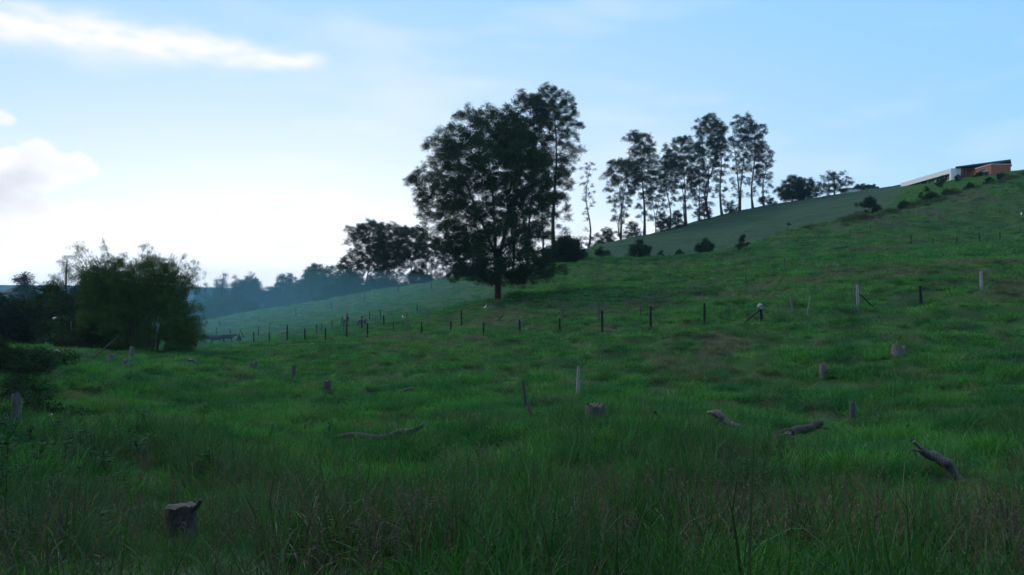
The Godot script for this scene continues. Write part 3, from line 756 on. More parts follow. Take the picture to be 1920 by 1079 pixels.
# what grows at a place, as a base colour
func turf(x: float, z: float, zn: int, r: float) -> Color:
	if zn == 1:
		return Color(0.072, 0.120, 0.075).lerp(Color(0.056, 0.106, 0.068), clampf(0.5 + 1.4 * patchy.get_noise_2d(x * 0.35, z * 0.9), 0.0, 1.0)).lerp(Color(0.090, 0.130, 0.092), r * 0.5)
	if zn == 2:
		return Color(0.045, 0.125, 0.03).lerp(Color(0.06, 0.14, 0.035), r)
	var c := Color(0.044, 0.218, 0.053).lerp(Color(0.076, 0.262, 0.064), clampf(0.5 + 1.2 * broad.get_noise_2d(x * 2.0, z * 2.0), 0.0, 1.0))
	c = c.lerp(Color(0.118, 0.285, 0.070), clampf(patchy.get_noise_2d(x + 33.0, z) * 1.5, 0.0, 0.75))      # fresh yellowish growth
	c = c.lerp(Color(0.040, 0.174, 0.082), clampf(patchy.get_noise_2d(x * 0.6, z * 0.6 + 70.0) * 1.4, 0.0, 0.7))      # bluish clover
	var kind := smoothstep(-0.15, 0.2, tussock.get_noise_2d(x * 0.6 + 500.0, z * 1.15 + 300.0))      # two grasses grow in patches
	c = c.lerp(Color(0.110, 0.292, 0.076), 0.55 * kind).lerp(Color(0.030, 0.118, 0.062), 0.55 * (1.0 - kind))
	c = c.lerp(Color(0.165, 0.178, 0.135), 0.95 * brownness(x, z))
	return c * (0.77 + 0.46 * r)

func spaced(stops: Array) -> PackedFloat64Array:
	var out := PackedFloat64Array()
	var at: float = stops[0][0]
	for k in range(1, stops.size()):
		while at < stops[k][0] - 1e-4:
			out.append(at)
			at += stops[k][1]
	out.append(at)
	return out

func build_ground() -> void:
	var xs := spaced([[-1400, 0], [-700, 140], [-306, 40], [-130, 3.0], [-60, 1.1], [-22, 0.7], [22, 0.45], [60, 0.7], [130, 1.1], [306, 3.0], [700, 40], [1400, 140]])
	var zs := spaced([[-1400, 0], [-700, 140], [-366, 40], [-260, 3.0], [-150, 1.2], [-75, 0.8], [-32, 0.55], [4, 0.4], [45, 3.0], [400, 40]])
	var w := xs.size()
	var d := zs.size()
	begin()
	V.resize(w * d); N.resize(w * d); C.resize(w * d)
	var r := RandomNumberGenerator.new()
	r.seed = 3
	for j in d:
		for i in w:
			var x := xs[i]
			var z := zs[j]
			var h := base_h(x, z)
			var zn := zone(x, z)
			var c := Color(0.03, 0.075, 0.02)
			if absf(x) < 310.0 and z > -370.0:
				h += relief(x, z, h, zn)
				c = turf(x, z, zn, r.randf() * 0.6)
				if zn == 0: c = c.lerp(Color(0.062, 0.066, 0.038), 0.55)      # soil and dead thatch between the tufts
			V[j * w + i] = Vector3(x, h, z)
			C[j * w + i] = Color(c.r, c.g, c.b, 1.0)
	for j in d:
		for i in w:
			var a := V[j * w + min(i + 1, w - 1)] - V[j * w + max(i - 1, 0)]
			var b := V[min(j + 1, d - 1) * w + i] - V[max(j - 1, 0) * w + i]
			N[j * w + i] = b.cross(a).normalized()
	I.resize((w - 1) * (d - 1) * 6)
	var k := 0
	for j in d - 1:
		for i in w - 1:
			var p := j * w + i
			I[k] = p; I[k + 1] = p + 1; I[k + 2] = p + w + 1
			I[k + 3] = p; I[k + 4] = p + w + 1; I[k + 5] = p + w
			k += 6
	var m := mat(Color.WHITE, 1.0, true, grain(5, 256, 9.0, 9.0, 0.62, 1.0), 0.7, 0.1)
	m.uv1_world_triplanar = true
	var o := part("ground", commit(m))
	tag(o, "grassy pasture ground sloping up to the hill", "", "", "structure")

func blade(root: Vector3, dir: Vector3, side: Vector3, len_: float, wid: float, droop: float, segs: int, col: Color) -> void:
	var k := V.size()
	var p := root
	var d := dir
	for s in segs + 1:
		var t := float(s) / segs
		var hw := wid * (1.0 - 0.85 * t * t) * 0.5
		var nrm := d.cross(side).normalized()
		if s == segs:
			V.append(p); N.append(nrm); C.append(col)
		else:
			V.append(p - side * hw); N.append(nrm); C.append(col)
			V.append(p + side * hw); N.append(nrm); C.append(col)
		p += d * (len_ / segs)
		d = (d + Vector3.DOWN * droop / segs).normalized()
	for s in segs:
		var q := k + s * 2
		if s == segs - 1:
			for j in [q, q + 1, q + 2]: I.append(j)
		else:
			for j in [q, q + 1, q + 3, q, q + 3, q + 2]: I.append(j)

func tuft(sd: int, n: int, rad: float, h0: float, h1: float, wid: float, lean: float, droop: float, segs: int, m: Material, dead := 0.0) -> ArrayMesh:
	var r := RandomNumberGenerator.new()
	r.seed = sd
	begin()
	for i in n:
		var a := r.randf() * TAU
		var q := sqrt(r.randf()) * rad
		var o := Vector3(cos(a) * q, -0.03, sin(a) * q)
		var la := r.randf() * TAU
		var l := lean * (0.3 + r.randf())
		var dir := Vector3(cos(la) * l + cos(a) * 0.25 * q / rad, 1.0, sin(la) * l + sin(a) * 0.25 * q / rad).normalized()
		var sa := r.randf() * TAU
		var side := Vector3(cos(sa), 0.0, sin(sa))
		side = (side - dir * dir.dot(side)).normalized()
		var v := r.randf_range(0.5, 1.5)
		var col := Color(v * r.randf_range(0.85, 1.25), v, v)
		if r.randf() < dead: col = Color(3.6 * v, 1.5 * v, 3.0 * v)
		blade(o, dir, side, lerpf(h0, h1, r.randf()), wid * r.randf_range(0.7, 1.3), droop * r.randf_range(0.3, 1.5), segs, col)
	return commit(m)

# dry stalks with a seed head
func stalks(sd: int, n: int, rad: float, h0: float, h1: float, m: Material) -> ArrayMesh:
	var r := RandomNumberGenerator.new()
	r.seed = sd
	begin()
	for i in n:
		var a := r.randf() * TAU
		var q := sqrt(r.randf()) * rad
		var p := Vector3(cos(a) * q, -0.03, sin(a) * q)
		var d := Vector3(r.randfn(0.0, 0.22), 1.0, r.randfn(0.0, 0.22)).normalized()
		var l := lerpf(h0, h1, r.randf())
		var v := r.randf_range(0.7, 1.3)
		var col := Color(v, v * r.randf_range(0.9, 1.1), v)
		var bend := Vector3(r.randfn(0.0, 0.12), 0.0, r.randfn(0.0, 0.12))
		var pts := [p, p + d * l * 0.4, p + d * l * 0.75 + bend * l * 0.4, p + d * l + bend * l]
		tube(pts, [0.0042, 0.0036, 0.003, 0.0018], 3, col, 0.0, false)
		var tip: Vector3 = pts[3]
		for s in 7:
			var along: Vector3 = pts[2].lerp(tip, s / 7.0)
			var out := Vector3(r.randfn(), r.randf() * 1.2, r.randfn()).normalized()
			blade(along, out, out.cross(Vector3(0.3, 0.5, 0.8)).normalized(), l * 0.06, 0.008, 0.4, 1, col)
		if r.randf() < 0.7:
			var out2 := Vector3(r.randfn(), 0.9, r.randfn()).normalized()
			blade(pts[1], out2, out2.cross(Vector3.UP).normalized(), l * 0.45, 0.009, 1.6, 3, col)
	return commit(m)

# a broad-leaved weed
func weed(sd: int, n: int, size: float, m: Material) -> ArrayMesh:
	var r := RandomNumberGenerator.new()
	r.seed = sd
	begin()
	for i in n:
		var a := r.randf() * TAU
		var up := r.randf() * size
		var d := Vector3(cos(a), r.randf_range(0.1, 0.9), sin(a)).normalized()
		var side := d.cross(Vector3.UP).normalized()
		var v := r.randf_range(0.7, 1.3)
		blade(Vector3(cos(a) * 0.04, up, sin(a) * 0.04), d, side, size * r.randf_range(0.25, 0.5), size * 0.16, 1.0, 3, Color(v, v, v))
	tube([Vector3(0, -0.05, 0), Vector3(0.02, size * 0.5, 0.01), Vector3(0, size, 0.03)], [0.008, 0.006, 0.003], 3, Color(0.8, 0.8, 0.7), 0.0, false)
	return commit(m)

func grow_grass() -> void:
	var m := mat(Color.WHITE, 0.75, true, null, 1.0, 0.25)
	m.backlight_enabled = true
	m.backlight = Color(0.75, 0.9, 0.5)
	var turfs := []
	for k in 4: turfs.append(tuft(100 + k, 60, 0.42, 0.10, 0.30, 0.016, 0.7, 1.5, 2, m, 0.04))
	var fars := []
	for k in 3: fars.append(tuft(120 + k, 55, 0.75, 0.12, 0.34, 0.034, 0.8, 1.4, 2, m, 0.03))
	var mids := []
	for k in 4: mids.append(tuft(130 + k, 48, 0.26, 0.18, 0.46, 0.010, 0.5, 1.3, 3, m, 0.06))
	var talls := []
	for k in 5: talls.append(tuft(140 + k, 26, 0.16, 0.25, 0.72, 0.0115, 0.35, 1.2, 4, m, 0.10))
	var dry := []
	for k in 4: dry.append(stalks(150 + k, 9, 0.20, 0.35, 0.85, m))
	var sedge := []
	for k in 3: sedge.append(tuft(160 + k, 80, 0.30, 0.25, 0.75, 0.012, 0.75, 1.9, 3, m, 0.25))
	var humps := []
	for k in 4: humps.append(tuft(190 + k, 150, 0.42, 0.26, 0.62, 0.017, 0.95, 2.3, 3, m, 0.05))
	var reeds := []
	for k in 3: reeds.append(tuft(180 + k, 5, 0.10, 0.55, 1.05, 0.019, 0.30, 0.9, 5, m, 0.2))
	var weeds := []
	for k in 3: weeds.append(weed(170 + k, 20, 0.22 + 0.06 * k, m))
	var kinds := {"turf": turfs, "far": fars, "mid": mids, "tall": talls, "dry": dry, "sedge": sedge, "weed": weeds, "reed": reeds, "hump": humps}
	var buf := {}
	for k in kinds:
		buf[k] = []
		for i in kinds[k].size(): buf[k].append(PackedFloat32Array())
	var r := RandomNumberGenerator.new()
	r.seed = 77
	# near edge, far edge, spacing
	for band in [[2.6, 9.0, 0.17], [9.0, 16.0, 0.21], [16.0, 30.0, 0.27], [30.0, 48.0, 0.34], [48.0, 80.0, 0.50], [80.0, 125.0, 0.68], [125.0, 205.0, 1.0]]:
		var s: float = band[2]
		var z: float = band[0]
		while z < band[1]:
			var reach := z * 0.70 + 5.0
			var x := -reach
			while x < reach:
				var gx := x + r.randf() * s
				var gz := -(z + r.randf() * s)
				x += s
				var zn := zone(gx, gz)
				if zn == 1 and r.randf() < 0.80: continue
				var h := base_h(gx, gz)
				if gz < -140.0 and gx < 20.0 and h < -8.0: continue
				var t := mound(gx, gz) - 0.45
				var c := turf(gx, gz, zn, r.randf())
				var b := brownness(gx, gz)
				var dn := patchy.get_noise_2d(gx * 0.8 + 200.0, gz * 0.8)
				var at := Vector3(gx, h + relief(gx, gz, h, zn), gz)
				var kind := "turf"
				var sc := r.randf_range(0.75, 1.25) * (1.0 + 1.1 * clampf(t, -0.5, 0.8))
				var tall_s := 1.0
				if z < 9.0:
					var pick := r.randf()
					kind = "tall" if pick < 0.62 else "mid"
					sc *= clampf(0.42 + 0.06 * (z - 2.6), 0.4, 0.8)
				elif z < 16.0:
					kind = "tall" if r.randf() < 0.40 + dn else "mid"
					sc *= 0.72
				elif z < 30.0:
					kind = "tall" if r.randf() < 0.25 + dn * 1.2 else "mid"
				elif z < 48.0:
					kind = "mid" if r.randf() < 0.35 + dn else "turf"
				elif z >= 80.0:
					kind = "far"
				if z > 7.0 and z < 34.0 and r.randf() < (0.35 if gx < -0.45 * z else 0.03): kind = "weed"
				if b > 0.35 and z > 26.0 and r.randf() < b * (0.55 if z < 60.0 else 0.4):
					kind = "sedge"
					sc = r.randf_range(0.6, 1.2)
					c = c.lerp(Color(0.17, 0.135, 0.085), 0.6)
				if z < 22.0 and r.randf() < clampf(0.09 + dn * 0.5 + (0.12 if gx > 3.0 and z < 10.0 else 0.0), 0.0, 0.3):
					kind = "dry"
					c = Color(0.13, 0.115, 0.105).lerp(Color(0.20, 0.18, 0.13), r.randf())
					sc = r.randf_range(0.6, 1.1) * clampf(0.6 + 0.05 * z, 0.6, 1.0)
				if z < 13.0 and r.randf() < 0.035:
					kind = "reed"
					c = Color(0.045, 0.115, 0.06).lerp(Color(0.12, 0.12, 0.085), r.randf() * r.randf())
					sc = r.randf_range(0.55, 1.05)
				if z < 62.0:
					for q in grazed:
						var qx: float = gx - q.x
						var qz: float = gz - q.y
						if qx * qx + qz * qz < q.z * q.z:
							sc *= 0.42
							break
				if gx < 0.0 and gz < -78.0: sc *= 0.7
				elif zn == 0 and z > 22.0 and kind != "sedge" and r.randf() < (0.10 if z < 48.0 else (0.16 if z < 80.0 else 0.22)) * (0.25 + mound(gx, gz)):
					kind = "hump"
					sc = r.randf_range(0.6, 1.35)
					c = c.lerp(Color(0.085, 0.185, 0.05), 0.35 + 0.3 * r.randf()).lerp(Color(0.13, 0.12, 0.06), 0.4 * r.randf() * r.randf())
				if zn == 1: sc *= 0.55
				if zn == 2: sc *= 0.45
				if kind == "tall": c = c.lerp(Color(0.046, 0.088, 0.050), 0.7)
				if kind == "weed": c = Color(0.035, 0.085, 0.04)
				var bs := Basis(Vector3.UP, r.randf() * TAU).scaled(Vector3(sc, sc * r.randf_range(0.8, 1.2), sc))
				var list: Array = buf[kind]
				var pick2 := r.randi() % list.size()
				var one: PackedFloat32Array = list[pick2]
				put(one, bs, at, c)
				list[pick2] = one
			z += s
	var names := {"turf": ["pasture_grass", "short green turf of the pasture slope"], "far": ["hillside_grass", "short green grass on the upper hillside"], "mid": ["meadow_grass", "green meadow grass on the valley floor"],
		"tall": ["tall_grass", "tall green grass at the foot of the slope"], "dry": ["dry_grass", "dry brownish grass stalks with seed heads"], "sedge": ["brown_sedge_grass", "brownish tussocks dotted over the pasture"], "hump": ["tussock_grass", "rounded green grass tussocks over the pasture slope"], "reed": ["broad_bladed_grass", "tall broad grass blades standing out of the meadow"], "weed": ["weeds", "low broad-leaved weeds among the tall grass"]}
	for k in kinds:
		var root := base(names[k][0], Vector3.ZERO)
		tag(root, names[k][1], "grass" if k != "weed" else "weeds", "", "stuff")
		var total := 0
		for i in kinds[k].size():
			if buf[k][i].size():
				many("tufts", kinds[k][i], buf[k][i], root)
				total += buf[k][i].size() / 16
		print(k, " ", total)
# ---------------------------------------------------------------- trees
var leaf_mat: StandardMaterial3D
var bark_mat: StandardMaterial3D
var sprays := {}

# a twig with its leaves: shape "gum" hangs narrow leaves, "broad" spreads wide ones, "bamboo" fans thin ones, "conifer" bristles
func spray(sd: int, shape: String, n: int, size: float) -> ArrayMesh:
	var r := RandomNumberGenerator.new()
	r.seed = sd
	begin()
	for i in n:
		var p := Vector3(r.randfn(), r.randfn() * 0.6, r.randfn()) * 0.42
		if p.length() > 1.0: p = p.normalized() * r.randf()
		var d := Vector3(r.randfn(), r.randfn() * 0.7, r.randfn())
		var wid := 0.26
		var len_ := size * r.randf_range(0.7, 1.3)
		match shape:
			"gum":
				d += Vector3.DOWN * 0.9
			"broad":
				wid = 0.5
				d += p * 1.5
			"bamboo":
				wid = 0.17
				d = d + Vector3.DOWN * 1.1
				p *= Vector3(0.8, 1.4, 0.8)
			"conifer":
				wid = 0.16
				d = d * 0.6 + p * 2.5 + Vector3.UP * 0.5
		d = d.normalized()
		var s := d.cross(Vector3(r.randfn(), r.randfn(), r.randfn())).normalized()
		var v := r.randf_range(0.65, 1.35)
		var col := Color(v * r.randf_range(0.85, 1.2), v, v * r.randf_range(0.8, 1.1))
		var w := len_ * wid
		var mid := p + d * len_ * 0.45
		var nn := d.cross(s)
		tri(p, mid - s * w * 0.5 + nn * w * 0.12, p + d * len_, col)
		tri(p, p + d * len_, mid + s * w * 0.5 + nn * w * 0.12, col)
	return commit(leaf_mat)

func set_up_leaves() -> void:
	leaf_mat = mat(Color.WHITE, 0.7, true, null, 1.0, 0.2)
	leaf_mat.backlight_enabled = true
	leaf_mat.backlight = Color(0.5, 0.6, 0.3)
	bark_mat = mat(Color.WHITE, 0.95, true, grain(21, 128, 6.0, 1.6, 0.45, 1.0), 0.8, 0.15)
	for k in ["gum", "broad", "bamboo", "conifer"]:
		sprays[k] = []
		for i in 3:
			sprays[k].append(spray(200 + i, k, {"gum": 40, "broad": 32, "bamboo": 44, "conifer": 44}[k], {"gum": 0.36, "broad": 0.36, "bamboo": 0.34, "conifer": 0.34}[k]))

# the crown's half width at a share of its height, from pairs [share, half width]
func width_at(profile: Array, t: float) -> float:
	for k in range(1, profile.size()):
		if t <= profile[k][0]:
			return lerpf(profile[k - 1][1], profile[k][1], (t - profile[k - 1][0]) / maxf(profile[k][0] - profile[k - 1][0], 1e-4))
	return profile[-1][1]

# s: height, trunk (radius), from (lowest foliage, share of height), profile (crown half widths by share of crown), gap (distance between clumps), clump (their radius),
# flat (clump height by width), leaves (sprays per clump), size (of a spray), shape, tint, bark, lean, forks (stems), rise (how steeply limbs climb)
func tree(called: String, label: String, group: String, at: Vector3, sd: int, s: Dictionary, category := "tree") -> Node3D:
	var r := RandomNumberGenerator.new()
	r.seed = sd
	var root := base(called, at - Vector3(0, 0.15, 0), 0.0)
	tag(root, label, category, group)
	var h: float = s.height
	var y0: float = h * s.from
	var lean: Vector2 = s.get("lean", Vector2.ZERO)
	var nodes := []      # points of the wood: [position, radius]
	var bark: Color = s.get("bark", Color(0.09, 0.075, 0.06))
	begin()
	var stems: int = s.get("forks", 1)
	for f in stems:
		var pts := []
		var rad := []
		var fa := TAU * f / stems + r.randf()
		var wob := Vector2(r.randfn(), r.randfn()) * h * 0.017
		var top := h * (0.93 if f == 0 else r.randf_range(0.7, 0.9))
		for k in 9:
			var t := k / 8.0
			var y := top * t
			var bend := lean * t * t * h
			var split: Vector2 = Vector2(cos(fa), sin(fa)) * (0.0 if stems == 1 else h * 0.13 * maxf(0.0, t - s.get("fork_at", 0.06)) * s.get("open", 1.0))
			var p := Vector3(bend.x + split.x + wob.x * sin(t * 7.0), y, bend.y + split.y + wob.y * sin(t * 5.0 + 1.0))
			pts.append(p)
			rad.append(float(s.trunk) * (1.0 if stems == 1 else 0.7) * lerpf(1.0, 0.13, pow(t, 0.8)) * (1.35 if k == 0 else 1.0))
			if y > y0 * 0.55: nodes.append([p, rad[-1]])
		tube(pts, rad, 9, bark, 0.10, true, sd)
		if s.has("red_base"):
			for q in V.size():
				var ht: float = V[q].y
				if ht < s.red_base + 1.6 * bump.get_noise_3d(V[q].x * 3.0, ht * 0.6, V[q].z * 3.0): C[q] = Color(0.15, 0.045, 0.03)
	# clumps of leaves, kept apart
	var clumps := []
	var profile: Array = s.profile
	var gap: float = s.gap
	var tries := 0
	while tries < 2600:
		tries += 1
		var t := r.randf()
		var wd := width_at(profile, t)
		if r.randf() > 0.25 + wd / 6.0: continue
		if r.randf() > 1.0 - s.get("top_heavy", 0.0) * (1.0 - t): continue
		var apart: float = gap * lerpf(1.0 + 0.3 * s.get("top_heavy", 0.0), 1.0 - 0.3 * s.get("top_heavy", 0.0), t)
		var a := r.randf() * TAU
		var y := lerpf(y0, h, t)
		var lump: float = 1.0 + s.get("lump", 0.5) * broad.get_noise_3d(cos(a) * 26.0 + sd * 40.0, y * 60.0 / h, sin(a) * 26.0)
		wd *= lump
		var q := wd * (0.25 + 0.75 * sqrt(r.randf())) * r.randf_range(0.75, 1.12)
		if profile[0][1] < 0.2 and t < 0.05: q *= 0.5
		if patchy.get_noise_3d(cos(a) * q * 1.6 + sd * 9.0, y * 1.6, sin(a) * q * 1.6) < s.get("holes", -0.16): continue
		var bend := lean * pow(y / h, 2.0) * h
		var c := Vector3(cos(a) * q + bend.x, y, sin(a) * q + bend.y)
		var ok := true
		for o in clumps:
			if (c - o).length_squared() < apart * apart:
				ok = false
				break
		if ok: clumps.append(c)
	for extra in s.get("extra", []): clumps.append(extra)
	clumps.sort_custom(func(a, b): return Vector2(a.x, a.z).length() < Vector2(b.x, b.z).length())
	var rise: float = s.get("rise", 0.6)
	for c: Vector3 in clumps:
		var best := 1e9
		var from := Vector3.ZERO
		var fr := 0.1
		for nd in nodes:
			var p: Vector3 = nd[0]
			var flat_d := Vector2(c.x - p.x, c.z - p.z).length()
			var cost: float = (c - p).length() + 2.5 * maxf(0.0, p.y - (c.y - rise * flat_d))
			if cost < best:
				best = cost; from = p; fr = nd[1]
		var len_: float = (c - from).length()
		if len_ < 0.3: continue
		var r0 := minf(fr * 0.6, 0.02 + 0.016 * len_)
		var m1: Vector3 = from.lerp(c, 0.35) + Vector3(r.randfn(), -0.6, r.randfn()) * len_ * 0.07
		var m2: Vector3 = from.lerp(c, 0.72) + Vector3(r.randfn(), -0.3, r.randfn()) * len_ * 0.07
		tube([from, m1, m2, c], [r0, r0 * 0.75, r0 * 0.5, 0.015], 4, bark, 0.0, false)
		nodes.append([m1, r0 * 0.75]); nodes.append([m2, r0 * 0.5]); nodes.append([c, 0.03])
	part("trunk", commit(bark_mat), root)
	# leaves
	var buf := PackedFloat32Array()
	var tint: Color = s.get("tint", Color(0.022, 0.042, 0.016))
	var cr: float = s.clump
	for c: Vector3 in clumps:
		var size := r.randf_range(0.65, 1.25)
		var ct := tint * r.randf_range(0.75, 1.3)
		for k in int(s.leaves * size):
			var v := Vector3(r.randfn(), r.randfn(), r.randfn()).normalized() * pow(r.randf(), 0.6)
			v.y = v.y * s.flat + s.get("dome", 0.25) * (0.6 - Vector2(v.x, v.z).length())
			var o: Vector3 = c + v * cr * size
			var bs := Basis.from_euler(Vector3(r.randfn() * 0.35, r.randf() * TAU, r.randfn() * 0.35)).scaled(Vector3.ONE * float(s.size) * r.randf_range(0.7, 1.3))
			put(buf, bs, o, ct * r.randf_range(0.8, 1.25))
	many("crown", sprays[s.shape][sd % 3], buf, root).set_meta("kind", "stuff")
	return root
# ---------------------------------------------------------------- wood lying and standing about
var wood_dark: StandardMaterial3D
var wood_grey: StandardMaterial3D
var wood_pale: StandardMaterial3D
var wood_white: StandardMaterial3D
var wood_cut: StandardMaterial3D
var bark_rough: StandardMaterial3D

func post_mesh(h: float, lean: float, rad: float, sd: int, m: Material) -> ArrayMesh:
	var r := RandomNumberGenerator.new()
	r.seed = sd
	begin()
	var side := r.randf_range(-0.03, 0.03)
	var pts := []
	var rs := []
	for k in 6:
		var t := k / 5.0
		pts.append(Vector3(lean * t + side * sin(t * 3.0), -0.35 + (h + 0.35) * t, r.randf_range(-0.01, 0.01)))
		rs.append(rad * r.randf_range(0.88, 1.1) * (1.06 - 0.14 * t))
	pts.append(pts[-1] + Vector3(r.randf_range(-0.3, 0.3) * rad, rad * r.randf_range(0.3, 0.9), 0.0))
	rs.append(rad * 0.45)
	tube(pts, rs, 7, Color.WHITE, 0.16, true, sd)
	return commit(m)

func bar_mesh(a: Vector3, b: Vector3, rad: float, sd: int, m: Material, sag := 0.0) -> ArrayMesh:
	begin()
	var pts := []
	var rs := []
	for k in 6:
		var t := k / 5.0
		pts.append(a.lerp(b, t) + Vector3(0, -sag * sin(t * PI), 0) + Vector3(sin(sd + k * 1.7), cos(sd * 2 + k), sin(sd * 3 + k)) * rad * 0.25)
		rs.append(rad * (1.05 - 0.25 * t))
	tube(pts, rs, 7, Color.WHITE, 0.18, true, sd)
	return commit(m)

func set_posts() -> void:
	var words := {
		"A": ["dark thin wooden post in the front fence across the lower slope", "posts of the front fence across the slope"],
		"B": ["wooden post of the older fence just behind the front fence", "posts of the older fence behind the front one"],
		"C": ["dark wooden post of the fence behind the cattle", "posts of the fence behind the cattle"],
		"R": ["thin post standing on the open slope below the ridge", "posts scattered below the ridge"],
		"U": ["small wooden post in the fence high on the grassy hill", "posts of the fence high on the hill"],
		"S": ["pale thin post in the fence at the foot of the dry field", "posts along the foot of the dry field"]}
	var k := 0
	for q in POSTS:
		k += 1
		var tone: String = q[5]
		var m: Material = wood_dark if tone in ["dark", "brace"] else (wood_white if tone in ["white", "pbrace", "stick"] else (wood_pale if tone == "pale" else wood_grey))
		var at := spot(q[0], q[1])
		var mesh := post_mesh(q[2] * 1.12, q[3], q[4] * 1.2, k, m)
		var label: String = words[q[6]][0]
		var group: String = words[q[6]][1]
		if tone.ends_with("brace") or tone == "gbrace2":
			var root := base("braced_fence_post", at)
			part("post", mesh, root)
			var far := Vector3(-1.6, 0, 0.1) if tone == "brace" else (Vector3(1.45, 0, -0.2) if tone == "pbrace" else Vector3(0.75 if k % 2 else -0.7, 0, 0.3))
			var foot := Vector3(far.x, ground(at.x + far.x, at.z + far.z) - at.y - 0.05, far.z)
			part("brace", bar_mesh(foot, Vector3(q[3] * 0.85, q[2] * (0.93 if tone == "brace" else 0.75), 0.0), 0.055, k, wood_dark if tone != "gbrace" else wood_grey), root)
			match tone:
				"brace": tag(root, "dark fence post with a slanting brace and a pale coil on top", "fence post")
				"pbrace":
					part("second_post", post_mesh(q[2] * 0.96, -0.10, 0.035, k + 500, wood_grey), root).position = Vector3(-0.14, 0, 0.02)
					tag(root, "pale grey fence post with a dark brace slanting down beside it", "fence post")
				"gbrace2": tag(root, "grey fence post with a short slanting brace behind the front fence", "fence post")
				"gbrace": tag(root, "grey braced post of the older fence near the horses", "fence post", "braced posts near the horses")
		else:
			var o := part("fence_post", mesh)
			o.position = at
			if tone == "white": label = "pale whitish post standing alone at the upper end of the front fence"; group = ""
			elif tone == "stick": label = "thin pale stick leaning over in the pasture near the coil-topped post"; group = ""
			elif q[6] == "A" and tone == "pale": label = "pale post beside the dark cattle under the bamboo"; group = ""
			elif q[6] == "A" and tone == "grey": label = "short grey post in the front fence"; group = ""
			elif q[6] == "B" and tone == "pale": label = "pale weathered post of the older fence behind the front one"; group = "pale posts of the older fence"
			elif q[6] == "B" and tone == "grey": label = "grey weathered post of the older fence on the pasture slope"; group = "grey posts of the older fence"
			elif q[6] == "B": label = "dark thin post of the older fence behind the front one"; group = "dark posts of the older fence"
			elif q[6] == "C" and absf(q[3]) > 0.2: label = "dark fence post leaning over behind the cattle"; group = "leaning posts behind the cattle"
			elif q[6] == "C" and tone == "grey": label = "short grey post at the edge of the bamboo"; group = ""
			elif q[6] == "R" and tone == "pale": label = "tall pale post standing on the open slope below the ridge"; group = ""
			elif q[6] == "R": label = "small dark post standing on the open slope below the ridge"
			elif q[6] == "U" and tone == "pale": label = "pale post in the fence high on the grassy hill"; group = "pale posts high on the hill"
			elif q[6] == "U": label = "small dark post in the fence high on the grassy hill"
			tag(o, label, "fence post", group)
	# rails fallen from the older fence
	for f in [[Vector3(-1.8, 0.05, -87.5), Vector3(-0.95, 0.45, -87.2), "dark rail end sticking out of the grass below the big tree"], [Vector3(1.5, 0.05, -84.0), Vector3(2.6, 0.42, -83.8), "dark rail lying aslant in the brown grass beside the front fence"]]:
		var at := spot(f[0].x, f[0].z)
		var o := part("fallen_rail", bar_mesh(Vector3(-0.2, -0.1, 0), Vector3(f[1].x - f[0].x, f[1].y + ground(f[1].x, f[1].z) - at.y, f[1].z - f[0].z), 0.07, 3, wood_dark))
		o.position = at
		tag(o, f[2], "rail")
	# the pale post, the leaning pair, a stick and a stake down on the valley floor
	var w := part("fence_post", post_mesh(1.36, 0.0, 0.085, 901, wood_white))
	w.position = spot(3.17, -38.25)
	tag(w, "upright pale post with a pointed top near the cut stump", "fence post")
	var lean := part("leaning_post", post_mesh(1.32, -0.17, 0.075, 902, wood_grey))
	lean.position = spot(0.64, -34.25)
	tag(lean, "grey post leaning over beside a slanting plank", "fence post")
	var pl := part("slanting_plank", bar_mesh(Vector3(0.05, -0.15, 0), Vector3(-0.26, 0.72, -0.12), 0.075, 31, wood_grey))
	pl.position = spot(0.85, -30.75)
	tag(pl, "short grey plank slanting against the leaning post", "plank")
	var st := part("short_stick", bar_mesh(Vector3(0.0, -0.15, 0), Vector3(-0.09, 0.42, 0), 0.028, 32, wood_pale))
	st.position = spot(-0.99, -31.75)
	tag(st, "thin pale stick poking out of the long grass", "stick")
	var sk := part("leaning_stake", bar_mesh(Vector3(0.0, -0.15, 0), Vector3(0.38, 0.85, 0), 0.085, 33, wood_pale))
	sk.position = spot(-9.88, -76.0)
	tag(sk, "pale stake leaning in the grass below the front fence", "stake")

